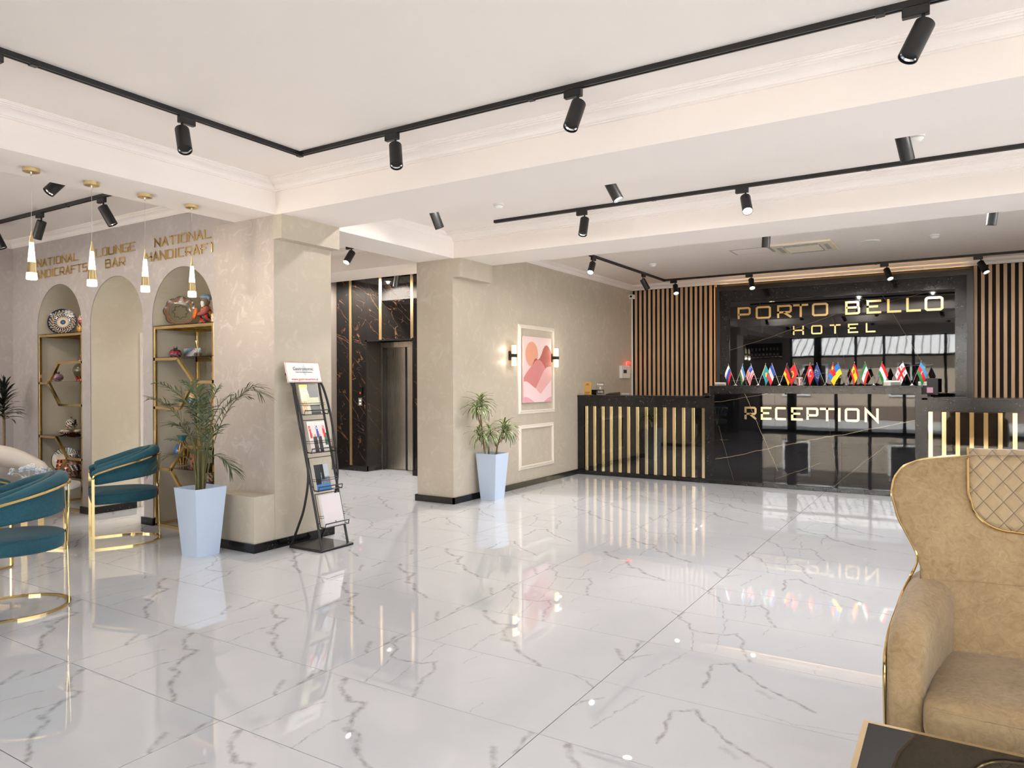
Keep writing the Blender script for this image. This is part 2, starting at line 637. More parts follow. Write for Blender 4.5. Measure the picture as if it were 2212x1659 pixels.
        for ring, rev in (((0, True), (M - 1, False)) if caps else ()):
            if prof[ring][0] > 1e-5:
                q = [o + ring * n + k for k in range(n)]
                s.f.append(tuple(q[::-1] if rev else q))
                s.m.append(s.mi)
                s.c.append(colf(0.0 if rev else 1.0, 0.5) if colf else s.colr)
        return s

    def ball(s, c, rx, ry=None, rz=None, n=14, m=9, rot=None):
        ry = ry or rx
        rz = rz or rx
        prof = [(math.sin(math.pi * i / m), -math.cos(math.pi * i / m)) for i in range(m + 1)]
        mt = Matrix.Diagonal((rx, ry, rz))
        if rot:
            mt = rot.to_3x3() @ mt
        return s.lathe([(max(r, 1e-4), z) for r, z in prof], n, c, mat=mt)

    def grid(s, fn, nu, nv, colf=None, wrap=False):
        o = len(s.v)
        for j in range(nv + 1):
            for i in range(nu + 1):
                s.v.append(tuple(fn(i / nu, j / nv)))
        for j in range(nv):
            for i in range(nu):
                a = o + j * (nu + 1) + i
                s.f.append((a, a + 1, a + nu + 2, a + nu + 1))
                s.m.append(s.mi)
                s.c.append(colf((i + 0.5) / nu, (j + 0.5) / nv) if colf else s.colr)
        return s

    def poly(s, pts, fn=None):
        vs = [fn(*p) for p in pts] if fn else pts
        return s.add(vs, [tuple(range(len(vs)))])

    def prism(s, pts, fn, d0, d1):
        """extrude 2-D outline; fn(a, b, depth) -> point"""
        n = len(pts)
        vs = [fn(a, b, d0) for a, b in pts] + [fn(a, b, d1) for a, b in pts]
        fs = [tuple(range(n - 1, -1, -1)), tuple(range(n, 2 * n))]
        fs += [(i, (i + 1) % n, n + (i + 1) % n, n + i) for i in range(n)]
        return s.add(vs, fs)

    def mesh(s, name, mats, smooth=False, fix=True):
        me = bpy.data.meshes.new(name)
        me.from_pydata(s.v, [], s.f)
        for m in (mats if isinstance(mats, (list, tuple)) else [mats]):
            me.materials.append(MATS[m])
        me.polygons.foreach_set('material_index', s.m)
        if any(c is not None for c in s.c):
            at_ = me.color_attributes.new('Col', 'FLOAT_COLOR', 'CORNER')
            li = 0
            data = []
            for p, c in zip(me.polygons, s.c):
                cc = c if c is not None else (0.8, 0.8, 0.8, 1)
                data += list(cc) * p.loop_total
            at_.data.foreach_set('color', data)
        if fix:
            bm = bmesh.new()
            bm.from_mesh(me)
            bmesh.ops.recalc_face_normals(bm, faces=bm.faces)
            bm.to_mesh(me)
            bm.free()
        if smooth:
            me.polygons.foreach_set('use_smooth', [True] * len(me.polygons))
            if smooth != 'all':
                try:
                    me.set_sharp_from_angle(angle=math.radians(38))
                except Exception:
                    pass
        return me

    def build(s, name, mats, parent=None, smooth=False, loc=None, fix=True):
        return link(name, s.mesh(name, mats, smooth, fix), parent, loc)


def link(name, me, parent=None, loc=None, rot=None, scale=None):
    o = bpy.data.objects.new(name, me)
    COL.objects.link(o)
    if parent:
        o.parent = parent
    if loc is not None:
        o.location = loc
    if rot is not None:
        o.rotation_euler = rot
    if scale is not None:
        o.scale = scale
    return o


def tag(o, label, cat, group=None, kind=None):
    if label:
        o['label'] = label
    if cat:
        o['category'] = cat
    if group:
        o['group'] = group
    if kind:
        o['kind'] = kind
    return o


def thing(name, label, cat, loc=(0, 0, 0), rz=0.0, group=None):
    o = bpy.data.objects.new(name, None)
    o.empty_display_size = 0.1
    COL.objects.link(o)
    o.location = loc
    o.rotation_euler = (0, 0, rz)
    return tag(o, label, cat, group)


def struct(o, label=None, cat=None):
    o['kind'] = 'structure'
    if label:
        o['label'] = label
    if cat:
        o['category'] = cat
    return o


def copy_tree(o, parent=None):
    c = o.copy()
    COL.objects.link(c)
    c.parent = parent
    for ch in list(o.children):
        copy_tree(ch, c)
    return c


def arc(cx, cy, r, a0, a1, n):
    return [(cx + r * math.cos(math.radians(a0 + (a1 - a0) * i / n)), cy + r * math.sin(math.radians(a0 + (a1 - a0) * i / n))) for i in range(n + 1)]

# ================================================================== THE ROOM
ZC, ZB = 3.135, 2.86
XL, XW = -9.71, -4.985          # lounge end wall, picture wall
YF, YBK = -1.1, 12.2            # glazed street front, back wall
XR = 4.2

# floor: slab with joints, then single tiles
slab = struct(B().box(XL - 0.2, XR + 0.2, YF - 0.2, YBK + 0.2, -0.12, -0.0035).build('floor', 'grout'), 'white marble look porcelain tile floor of the lobby', 'floor')
TX0, TY0 = -3.839, 1.916
tile_me = {}
for k_ in PRINTS:
    b = B().box(-0.598, 0.598, -0.298, 0.298, -0.004, 0.0)
    tile_me[k_] = b.mesh('tile', 'tile_' + k_)
known = {(0, 0): 'a', (1, 0): 'a', (1, 1): 'b', (1, 2): 'a', (1, 3): 'b', (2, 1): 'c', (2, 2): 'c', (2, 3): 'b', (-1, 0): 'a', (0, 1): 'a', (-1, 1): 'a', (2, 4): 'b', (0, 2): 'a', (2, 0): 'a', (0, 3): 'a', (2, 5): 'c'}
rnd = random.Random(5)
ntile = 0
for i in range(-5, 7):
    for j in range(-6, 18):
        x, y = TX0 + (i + 0.5) * 1.2, TY0 + (j + 0.5) * 0.6
        if x < XL - 0.6 or x > XR + 0.6 or y > YBK + 0.3 or y < YF - 0.3:
            continue
        if i > 3 and j < 12 and not (i == 4 and j > 3):
            pass
        key = known.get((i, j)) or rnd.choice('aabbc')
        link('tile', tile_me[key], slab, (x, y, 0))
        ntile += 1

ceil = struct(B().box(XL - 0.2, XR + 0.2, YF - 0.2, YBK + 0.2, ZC, ZC + 0.12).build('ceiling', 'ceiling_white'), 'warm white plaster ceiling in coffers between beams', 'ceiling')


def beam(x0, x1, y0, y1, label):
    o = B().box(x0, x1, y0, y1, ZB, ZC).build('beam', 'ceiling_white')
    return struct(o, label, 'beam')


beam(-5.5, XR, 4.16, 4.83, 'white ceiling beam running from the plaster pillar over the lobby')
beam(-8.66, XR, 6.75, 7.42, 'white ceiling beam crossing in front of the reception area')
beam(-5.5, -4.955, YF, 4.16, 'white ceiling beam carrying the four pendant lamps')
beam(-5.5, -4.975, 4.83, 6.75, 'white ceiling beam between pillar and picture wall')
beam(-9.71, -5.5, YF, YF + 0.25, 'white ceiling beam over the bar wall')
beam(-4.955, XR, YF, YF + 0.12, 'white lintel above the street windows')

CORN = [(0.0, 0.0), (0.011, 0.0), (0.011, 0.009), (0.017, 0.011)] + [(0.06 - 0.043 * math.cos(math.radians(a)), 0.012 + 0.04 * math.sin(math.radians(a))) for a in (6, 24, 42, 60, 78, 90)] + [(0.06, 0.060), (0.069, 0.060), (0.069, 0.070), (0.079, 0.070), (0.079, 0.078), (0.084, 0.079), (0.084, 0.085), (0.0, 0.085)]


def cornice(path, sgn, n, label):
    sec = [(sgn * a, b_) for a, b_ in CORN]
    o = B().sweep([(x, y, ZC - 0.085) for x, y in path], sec).build('trim_%d' % n, 'moulding_white')
    return struct(o, label, 'cornice')


cornice([(-4.955, YF + 0.12), (-4.955, 4.16), (XR, 4.16)], 1, 1, 'stepped white cornice around the front ceiling coffer')
cornice([(XR, 4.83), (-4.975, 4.83), (-4.975, 6.75), (XR, 6.75)], 1, 2, 'stepped white cornice around the middle ceiling coffer')
cornice([(XW, 7.42), (XW, YBK - 0.06), (XR, YBK - 0.06)], 1, 3, 'stepped white cornice along picture wall and back wall')
cornice([(XL, YF + 0.25), (XL, 4.2), (-5.5, 4.2)], 1, 4, 'stepped white cornice above the lounge arches')
cornice([(-8.66, 4.83), (-8.66, 6.75), (-5.5, 6.75)], 1, 5, 'stepped white cornice in the lift hall')

# --- pillar beside the lounge, with capital and ledge
pil = struct(B().box(-5.8, XW, 4.16, 4.82, 0, ZB).build('pillar', 'plaster_pink'), 'square plaster pillar with a low ledge beside the lounge', 'pillar')
B().box(-5.8, XW, 3.95, 4.16, 0, 0.465).build('ledge', 'plaster', pil)
B().box(XW, -4.878, 4.16, 4.83, 2.655, ZB).build('capital', 'plaster', pil)
B().box(XW, XW + 0.004, 4.161, 4.82, 0, 2.655).build('side_face', 'plaster', pil)

# --- picture wall (its end reads as the second pillar)
wl = struct(B().box(-5.52, XW, 6.735, YBK, 0, ZC).build('wall_left', 'plaster'), 'beige polished plaster wall carrying the pink picture', 'wall')
B().box(XW, -4.878, 6.735, 7.39, 2.64, ZB).build('capital', 'plaster', wl)

# --- lounge wall with three arches
wn = B()
AR = [(-9.12, -8.15), (-7.98, -6.99), (-6.83, -5.86)]
SPR, APX, YN, YNB = 2.06, 2.545, 4.2, 4.8
xs = [XL]
for a0, a1 in AR:
    xs += [a0, a1]
xs.append(-5.5)
for k in range(0, len(xs), 2):
    wn.box(xs[k], xs[k + 1], YN, YNB, 0, ZC)
for a0, a1 in AR:
    c, r = (a0 + a1) / 2, (a1 - a0) / 2
    pts = [(c - r * math.cos(math.pi * i / 28), SPR + (APX - SPR) * math.sin(math.pi * i / 28)) for i in range(29)]
    for (xa, za), (xb, zb) in zip(pts[:-1], pts[1:]):
        wn.add([(xa, YN, za), (xb, YN, zb), (xb, YN, ZC), (xa, YN, ZC), (xa, YNB, za), (xb, YNB, zb), (xb, YNB, ZC), (xa, YNB, ZC)],
               [(0, 1, 2, 3), (4, 7, 6, 5), (0, 4, 5, 1)])
wno = struct(wn.build('wall_lounge', 'plaster_niche', fix=False), 'grey lavender plaster lounge wall with three arches', 'wall')
bk = B()
for a0, a1 in (AR[0], AR[2]):
    bk.box(a0 - 0.05, a1 + 0.05, YNB, YNB + 0.06, 0, ZC)
    c, r = (a0 + a1) / 2, (a1 - a0) / 2 - 0.004
    pts = [(a0 + 0.004, 0.0)] + [(c - r * math.cos(math.pi * i / 28), SPR + (APX - SPR - 0.004) * math.sin(math.pi * i / 28)) for i in range(29)] + [(a1 - 0.004, 0.0)]
    for (xa, za), (xb, zb) in zip(pts[:-1], pts[1:]):
        bk.add([(xa, YN + 0.006, za), (xb, YN + 0.006, zb), (xb, YNB, zb), (xa, YNB, za)], [(0, 1, 2, 3)])
a0, a1 = AR[1]
c, r = (a0 + a1) / 2, (a1 - a0) / 2 - 0.004
pts = [(a0 + 0.004, 0.0)] + [(c - r * math.cos(math.pi * i / 28), SPR + (APX - SPR - 0.004) * math.sin(math.pi * i / 28)) for i in range(29)] + [(a1 - 0.004, 0.0)]
for (xa, za), (xb, zb) in zip(pts[:-1], pts[1:]):
    bk.add([(xa, YN + 0.006, za), (xb, YN + 0.006, zb), (xb, YNB + 0.02, zb), (xa, YNB + 0.02, za)], [(0, 1, 2, 3)])
bk.build('niche_lining', 'plaster_cream', wno, fix=False)
dt = struct(B().box(-7.976, -7.955, 4.752, 4.8, 0, 2.0).box(-7.955, -7.945, 4.77, 4.8, 0, 2.0).build('door_2', 'moulding_white'), 'white door frame edge inside the middle arch', 'door frame')
for zz in (0.75, 1.35, 1.55):
    B().box(-7.945, -7.94, 4.775, 4.79, zz, zz + 0.09).build('hinge', 'frame_dark', dt)

ll = struct(B().box(XL - 0.15, XL, YF, 4.8, 0, ZC).build('wall_lounge_left', 'plaster_niche'), 'grey plaster end wall of the lounge', 'wall')
struct(B().box(-6.5, -4.75, YF - 0.15, YF, 0, ZC).box(XL, -6.5, YF - 0.15, YF, ZB, ZC).build('wall_front', 'plaster_niche'), 'grey plaster wall behind the bar', 'wall')

# --- lift hall
hb = struct(B().box(-8.81, -8.0, 8.51, 8.6, 0, ZC).box(-8.0, -7.04, 8.51, 8.6, 2.08, ZC).box(-7.04, -5.52, 8.51, 8.6, 0, ZC)
            .box(-8.2, -8.0, 8.6, 9.05, 0, 2.2).box(-7.04, -6.8, 8.6, 9.05, 0, 2.2).box(-8.2, -6.8, 8.6, 9.05, 2.08, 2.2).box(-8.2, -6.8, 9.05, 9.1, 0, 2.2)
            .build('wall_hall', 'panel_black'), 'glossy black marble wall around the lift', 'wall')
gs = [(-8.365, -8.312), (-7.725, -7.668), (-7.087, -7.032)]
pan = [(-8.655, -8.367, 0.08, ZC), (-8.31, -8.004, 0.08, ZC), (-8.31 + 0.306, -7.727, 2.085, ZC), (-7.666, -7.089, 2.085, ZC), (-7.03, -6.4, 0.08, ZC), (-6.396, -5.53, 0.08, ZC)]
for x0, x1, z0, z1 in pan:
    B().cbox(x0, x1, 8.495, 8.512, z0, z1, 0.002).build('panel', 'veined_black', hb)
B().box(-8.002, -7.99, 8.505, 8.86, 0.08, 2.08).build('panel', 'jamb_black', hb)
for k, (x0, x1) in enumerate(gs):
    B().box(x0, x1, 8.49, 8.512, 0.08 if k == 0 else 2.085, ZC).build('gold_strip', 'gold_satin', hb)
B().box(-8.015, -7.985, 8.487, 8.515, 0.0, 2.1).box(-8.015, -7.03, 8.487, 8.515, 2.068, 2.09).box(-7.05, -7.025, 8.487, 8.515, 0.0, 2.1).build('opening_trim', 'black_trim', hb)
struct(B().box(-8.66, -8.0, 8.47, 8.495, 0, 0.085).box(-8.0, -7.985, 8.47, 8.86, 0, 0.085).box(-7.04, -5.52, 8.47, 8.495, 0, 0.085).build('baseboard_hall', 'granite'), 'black granite skirting below the lift wall', 'skirting')
struct(B().box(-8.81, -8.66, 4.8, 8.51, 0, ZC).build('wall_hall_left', 'taupe'), 'taupe plaster side wall of the lift hall', 'wall')

lift = struct(B().box(-8.0, -7.955, 8.83, 8.9, 0, 2.07).box(-7.955, -7.04, 8.83, 8.9, 1.985, 2.07).box(-8.0, -7.04, 8.97, 8.99, 0, 2.07).box(-8.0, -7.04, 8.86, 8.97, -0.001, 0.006).build('door_1', 'steel'), 'brushed steel lift door in a dark marble recess', 'lift door')
B().cbox(-7.95, -7.5, 8.925, 8.95, 0.01, 1.985, 0.002).build('leaf', 'steel', lift)
B().cbox(-7.505, -7.04, 8.895, 8.92, 0.01, 1.985, 0.002).build('leaf', 'steel', lift)
B().box(-7.955, -7.95, 8.83, 8.92, 0, 1.985).box(-7.53, -7.495, 8.888, 8.93, 0.01, 1.985).build('seal', 'frame_dark', lift)

cp = thing('call_panel', 'lift call panel with display and steel buttons on black marble', 'call panel', (-8.11, 8.495, 1.05))
B().cbox(-0.05, 0.035, -0.02, 0, 0.13, 0.30, 0.004).build('display', 'black_gloss', cp)
B().box(-0.012, 0.0, -0.0215, -0.02, 0.19, 0.215).build('digit', 'alarm_red', cp)
B().cbox(-0.05, 0.035, -0.02, 0, 0, 0.125, 0.004).build('button_plate', 'chrome', cp)
for zz in (0.03, 0.08):
    B().lathe([(0.016, 0), (0.016, 0.006), (0.012, 0.008)], 16, (-0.008, -0.02, zz), mat=Matrix.Rotation(math.radians(90), 3, 'X')).build('button', 'white_plastic', cp, True)

# --- back wall: felt, oak slats, framed black slab
wb = struct(B().box(XW - 0.1, XR, YBK, YBK + 0.1, 0, ZC).build('wall_back', 'felt_black'), 'back wall with oak slats and a framed black slab', 'wall')
slat = B().cbox(-0.0215, 0.0215, -0.018, 0.0, 0.0, ZC - 0.085, 0.002).mesh('slat', 'oak')
for k in range(18):
    link('slat', slat, wb, (-4.918 + k * 0.0843, YBK - 0.012, 0))
for k in range(45):
    link('slat', slat, wb, (0.222 + k * 0.0878, YBK - 0.012, 0))
B().box(XW, -3.475, YBK - 0.012, YBK, 0, ZC - 0.09).box(0.2, XR, YBK - 0.012, YBK, 0, ZC - 0.09).build('felt_backing', 'felt_black', wb)
FX0, FX1 = -3.456, 0.197
fr = B()
fr.box(FX0, -3.386, 12.05, YBK, 0, 3.0).box(0.116, FX1, 12.05, YBK, 0, 3.0).box(-3.386, 0.116, 12.05, YBK, 2.925, 3.0)
fro = fr.build('slab_frame', 'brown_frame', wb)
B().box(-3.386, -3.232, 12.09, YBK, 0, 2.925).box(-0.027, 0.116, 12.09, YBK, 0, 2.925).box(-3.232, -0.027, 12.09, YBK, 2.74, 2.925).build('granite_border', 'granite', wb)
line_marble('slab_black', [(-3.232, 1.93, -1.6, 2.45, 0.007, 0.45), (-1.6, 2.45, -0.03, 2.78, 0.006, 0.35), (-3.2, 1.43, -0.3, 1.66, 0.006, 0.5), (-0.95, 2.7, -0.35, 1.5, 0.006, 0.3), (-2.75, 2.75, -2.7, 2.2, 0.005, 0.2), (-1.7, 2.6, -1.45, 1.6, 0.004, 0.2)])
B().box(-3.232, -0.027, 12.12, YBK, 0, 2.74).build('black_slab', 'slab_black', wb)
# cove strip lamp on top of the frame washes the cornice
cove = thing('cove_light', 'warm strip light hidden on top of the sign frame', 'strip light', (-1.63, 12.1, 3.0))
B().box(-1.78, 1.78, 0.04, 0.075, 0.0, 0.01).build('strip', 'led_warm', cove)
for sg in (-1, 1):
    B().box(sg * 1.786 - 0.004, sg * 1.786 + 0.004, 0.035, 0.08, 0.0, 0.012).build('end_cap', 'black_trim', cove)
sl = thing('slat_edge_light', 'thin warm vertical strip light beside the left oak slats', 'strip light', (-3.463, 12.16, 1.0))
B().box(-0.005, 0.005, -0.012, 0.004, 0, 1.99).build('strip', 'led_warm', sl)
B().box(-0.006, 0.006, -0.013, 0.005, -0.02, 0.0).build('end_cap', 'black_trim', sl)

# skirting
def skirt(name, boxes, label):
    b_ = B()
    for q in boxes:
        b_.box(*q, 0, 0.075)
    return struct(b_.build(name, 'granite'), label, 'skirting')


skirt('baseboard_left', [(XW, XW + 0.02, 6.715, 9.95), (-5.545, XW + 0.02, 6.715, 6.735), (-5.545, -5.52, 6.735, 8.47)], 'black granite skirting along the picture wall')
skirt('baseboard_pillar', [(-5.8, XW + 0.02, 3.93, 3.95), (XW, XW + 0.02, 3.95, 4.84), (-5.8, XW, 4.82, 4.84)], 'black granite skirting around the pillar and its ledge')
skirt('baseboard_lounge', [(XL, -9.12, 4.18, 4.2), (-8.17, -7.96, 4.18, 4.2), (-7.976, -7.956, 4.2, 4.7), (-7.01, -6.81, 4.18, 4.2), (XL, XL + 0.02, YF, 4.18)], 'black granite skirting along the lounge arches')

# --- street front: mullions, panes; right side glazing added for daylight
def glazing(name, a0, a1, along, fixed, posts, label):
    o = B()
    w = 0.035
    for p, hw in posts:
        if along == 'x':
            o.box(p - hw, p + hw, fixed - w, fixed + w, 0, ZB)
        else:
            o.box(fixed - w, fixed + w, p - hw, p + hw, 0, ZB)
    for z0, z1 in ((0, 0.07), (2.18, 2.25), (ZB - 0.05, ZB)):
        if along == 'x':
            o.box(a0, a1, fixed - w, fixed + w, z0, z1)
        else:
            o.box(fixed - w, fixed + w, a0, a1, z0, z1)
    ob = struct(o.build(name, 'frame_dark'), label, 'window')
    ps = [p for p, _ in posts]
    for q0, q1 in zip(ps[:-1], ps[1:]):
        for z0, z1 in ((0.07, 2.18), (2.25, ZB - 0.05)):
            g = B()
            if along == 'x':
                g.box(q0, q1, fixed - 0.004, fixed + 0.004, z0, z1)
            else:
                g.box(fixed - 0.004, fixed + 0.004, q0, q1, z0, z1)
            g.build('pane', 'clear_glass', ob)
    L = bpy.data.lights.new('daylight_portal', 'AREA')
    L.shape = 'RECTANGLE'
    L.size, L.size_y = a1 - a0, ZB
    L.energy = 1.0
    L.cycles.is_portal = True
    lo = bpy.data.objects.new('daylight_portal', L)
    COL.objects.link(lo)
    if along == 'x':
        lo.location = ((a0 + a1) / 2, fixed - 0.08, ZB / 2)
        lo.rotation_euler = (math.radians(90), 0, 0)
    else:
        lo.location = (fixed + 0.08, (a0 + a1) / 2, ZB / 2)
        lo.rotation_euler = (math.radians(90), 0, math.radians(90))
    lo['kind'] = 'structure'
    lo.parent = ob
    return ob


glazing('window_1', -4.75, XR, 'x', YF - 0.05, [(-4.73, 0.04), (-3.9, 0.12), (-2.77, 0.04), (-1.955, 0.04), (-1.15, 0.04), (-0.3, 0.04), (0.6, 0.04), (1.5, 0.04), (2.4, 0.04), (3.3, 0.04), (4.16, 0.04)], 'dark framed street windows from floor to lintel')
glazing('added_window_3', XL, -6.5, 'x', YF - 0.05, [(XL + 0.04, 0.04), (-8.7, 0.04), (-7.6, 0.04), (-6.54, 0.04)], 'dark framed windows added for daylight in the lounge')  # added out of view to even out the daylight in the lounge
glazing('added_window_2', YF, 8.2, 'y', XR + 0.02, [(YF + 0.04, 0.04), (0.1, 0.04), (1.3, 0.04), (2.5, 0.04), (3.7, 0.04), (4.9, 0.04), (6.1, 0.04), (7.2, 0.04), (8.16, 0.04)], 'dark framed side windows added for daylight in the lobby')  # unseen side glazing added to bring more daylight into the depth
struct(B().box(XR, XR + 0.15, 8.2, YBK + 0.1, 0, ZC).box(XR, XR + 0.15, YF, 8.2, ZB, ZC).build('wall_right', 'plaster'), 'beige plaster wall beside the side windows', 'wall')

# --- street outside
struct(B().box(-30, 40, -40, YF - 0.2, -0.2, -0.02).box(XR + 0.3, 40, YF - 0.2, 30, -0.2, -0.02).build('ground', 'street_paving'), 'pale paved street outside the windows', 'street')
hs = thing('street_house', 'low beige house with ribbed white metal roof across the street', 'house', (-2, -9.0, 0))
B().box(-11, 12, -4.0, 0, 0, 2.5).build('wall', 'facade_beige', hs)
B().box(-11.02, 12.02, -0.03, 0.03, 0, 0.5).build('plinth', 'facade_plinth', hs)
rf = B().add([(-11.3, 0.45, 2.45), (12.3, 0.45, 2.45), (12.3, -4.2, 4.6), (-11.3, -4.2, 4.6), (-11.3, 0.45, 2.5), (12.3, 0.45, 2.5), (12.3, -4.2, 4.65), (-11.3, -4.2, 4.65)],
             [(0, 3, 2, 1), (4, 5, 6, 7), (0, 1, 5, 4), (1, 2, 6, 5), (2, 3, 7, 6), (3, 0, 4, 7)]).build('roof', 'roof_white', hs)
rib = B().bar((0, 0.45, 2.51), (0, -4.2, 4.66), 0.03, 0.04).mesh('roof_rib', 'roof_rib')
for k in range(78):
    link('roof_rib', rib, rf, (-11.2 + k * 0.3, 0, 0))
for x in (-6.5, -3.2, 0.4, 3.6, 7.0):
    f_ = B().box(x - 0.5, x + 0.5, 0.0, 0.05, 0.85, 2.15).build('window', 'roof_white', hs)
    B().box(x - 0.42, x - 0.03, 0.045, 0.06, 0.92, 2.08).box(x + 0.03, x + 0.42, 0.045, 0.06, 0.92, 2.08).build('pane', 'black_gloss', f_)

# ================================================================== LETTERING
GL = {
    'A': [[(0, 0), (0.5, 1), (1, 0)], [(0.2, 0.3), (0.8, 0.3)]],
    'B': ['c', [(0, 0), (0.9, 0), (1, 0.08), (1, 0.45), (0.93, 0.53), (0.93, 0.92), (0.83, 1), (0, 1)], [(0, 0.53), (0.93, 0.53)]],
    'C': [[(1, 1), (0.08, 1), (0, 0.92), (0, 0.08), (0.08, 0), (1, 0)]],
    'D': ['c', [(0, 0), (0.85, 0), (1, 0.15), (1, 0.85), (0.85, 1), (0, 1)]],
    'E': [[(1, 1), (0, 1), (0, 0), (1, 0)], [(0, 0.52), (0.85, 0.52)]],
    'F': [[(1, 1), (0, 1), (0, 0)], [(0, 0.52), (0.85, 0.52)]],
    'G': [[(1, 1), (0.08, 1), (0, 0.92), (0, 0.08), (0.08, 0), (1, 0), (1, 0.48), (0.55, 0.48)]],
    'H': [[(0, 0), (0, 1)], [(1, 0), (1, 1)], [(0, 0.5), (1, 0.5)]],
    'I': [[(0.5, 0), (0.5, 1)]],
    'L': [[(0, 1), (0, 0), (1, 0)]],
    'N': [[(0, 0), (0, 1), (1, 0), (1, 1)]],
    'O': ['c', [(0.1, 0), (0.9, 0), (1, 0.1), (1, 0.9), (0.9, 1), (0.1, 1), (0, 0.9), (0, 0.1)]],
    'P': [[(0, 0), (0, 1), (0.9, 1), (1, 0.9), (1, 0.5), (0.9, 0.4), (0, 0.4)]],
    'R': [[(0, 0), (0, 1), (0.9, 1), (1, 0.9), (1, 0.52), (0.9, 0.42), (0, 0.42)], [(0.42, 0.42), (1, 0)]],
    'S': [[(1, 1), (0, 1), (0, 0.52), (1, 0.52), (1, 0), (0, 0)]],
    'T': [[(0, 1), (1, 1)], [(0.5, 1), (0.5, 0)]],
    'U': [[(0, 1), (0, 0.08), (0.08, 0), (0.92, 0), (1, 0.08), (1, 1)]],
}


def stroke(b, pts, t, closed, fn, d0, d1):
    P = [Vector((p[0], p[1])) for p in pts]
    n = len(P)
    L, R = [], []
    for i in range(n):
        a = P[i] - P[i - 1] if (closed or i > 0) else P[1] - P[0]
        c = P[(i + 1) % n] - P[i] if (closed or i < n - 1) else P[i] - P[i - 1]
        a, c = a.normalized(), c.normalized()
        na, nc = Vector((-a.y, a.x)), Vector((-c.y, c.x))
        m = na + nc
        m = m.normalized() if m.length > 1e-6 else na
        k = t / 2 / max(0.38, m.dot(na))
        L.append(P[i] + m * k)
        R.append(P[i] - m * k)
    for i in range(n if closed else n - 1):
        j = (i + 1) % n
        b.prism([tuple(R[i]), tuple(R[j]), tuple(L[j]), tuple(L[i])], fn, d0, d1)


def letter(ch, w, h, t, depth, mat, parent, loc):
    b = B()
    closed = False
    for pl in GL[ch]:
        if pl == 'c':
            closed = True
            continue
        pts = [(t / 2 + x * (w - t), t / 2 + z * (h - t)) for x, z in pl]
        if ch in 'ANILTHEFR' and not closed:
            pts = [(x, z) for x, z in pts]
            # open ends reach the full cap height
            out = []
            for k, (x, z) in enumerate(pts):
                if k in (0, len(pts) - 1):
                    q = Vector(pts[k]) - Vector(pts[1 if k == 0 else k - 1])
                    q.normalize()
                    if pl[k][1] in (0, 1) or pl[k][0] in (0, 1):
                        x, z = x + q.x * t / 2 * (1 if abs(q.x) > 0.99 or abs(q.y) > 0.99 else 0.6), z + q.y * t / 2
                out.append((x, z))
            pts = out
        stroke(b, pts, t, closed, lambda x, z, d: (x, -d, z), 0.0, depth)
        closed = False
    return b.build('letter', mat, parent, loc=loc)


def sign_row(parent, text, spans, z0, z1, t, depth, mat):
    """spans: x extents of each letter, in the sign's own frame"""
    for ch, (x0, x1) in zip([c for c in text if c != ' '], spans):
        if ch == 'I':
            m = (x0 + x1) / 2
            x0, x1 = m - t / 2, m + t / 2
        letter(ch, x1 - x0, z1 - z0, t, depth, mat, parent, (x0, 0, z0))


def spans_px(vals, org, sc, py, plane, dx):
    return [(ay_(org + a * sc, py, plane).x - dx, ay_(org + c * sc, py, plane).x - dx) for a, c in vals]


hs_ = thing('hotel_sign', 'large gold letters PORTO BELLO HOTEL on the black slab', 'sign', (-1.64, 12.12, 2.15))
sign_row(hs_, 'PORTO BELLO', spans_px([(213, 325), (367, 497), (550, 675), (687, 815), (847, 985), (1130, 1257), (1312, 1437), (1487, 1608), (1650, 1775), (1807, 1967)], 1540, 0.2532, 665, 12.12, -1.64), 0.285, 0.49, 0.032, 0.02, 'gold')
sign_row(hs_, 'HOTEL', spans_px([(685, 778), (840, 935), (998, 1090), (1153, 1240), (1305, 1388)], 1540, 0.2532, 710, 12.12, -1.64), 0.003, 0.145, 0.022, 0.02, 'gold')

# ================================================================== RECEPTION DESK
DY = 9.95
desk = thing('reception_desk', 'long black stone reception desk with gold stripes and raised centre', 'desk', (-1.6, DY + 0.3, 0))


def dk(name, mat, *boxes, ch=0.0):
    b = B()
    for (x0, x1, y0, y1, z0, z1) in boxes:
        q = (x0 + 1.6, x1 + 1.6, y0 - DY - 0.3, y1 - DY - 0.3, z0, z1)
        b.cbox(*q, ch) if ch else b.box(*q)
    return b.build(name, mat, desk)


dk('body', 'panel_black', (XW + 0.03, -2.93, DY + 0.03, DY + 0.55, 0, 1.19), (-2.92, -0.375, DY + 0.03, DY + 0.55, 0, 1.33), (-0.37, 2.2, DY + 0.03, DY + 0.55, 0, 1.19))
dk('counter_top', 'granite', (XW + 0.003, -2.927, DY - 0.012, DY + 0.62, 1.185, 1.213), ch=0.003)
dk('counter_top', 'granite', (-0.366, 2.25, DY - 0.012, DY + 0.62, 1.185, 1.213), ch=0.003)
dk('counter_top', 'granite', (-2.94, -0.355, DY - 0.035, DY + 0.5, 1.335, 1.357), ch=0.003)
dk('fascia', 'granite', (XW + 0.003, -2.927, DY, DY + 0.04, 1.045, 1.185))
dk('fascia', 'granite', (-0.366, 2.2, DY, DY + 0.04, 1.055, 1.185))
dk('fascia', 'granite', (-2.926, -0.369, DY - 0.02, DY + 0.03, 1.255, 1.335))
dk('side_stone', 'granite', (XW + 0.003, -4.868, DY, DY + 0.04, 0.06, 1.045))
dk('side_stone', 'granite', (-3.0, -2.865, DY - 0.012, DY + 0.04, 0.06, 1.255))
dk('side_stone', 'granite', (-0.432, -0.305, DY - 0.012, DY + 0.04, 0.06, 1.255))
dk('back_ledge', 'granite', (XW + 0.004, -4.82, DY + 0.5, DY + 0.62, 1.213, 1.29))
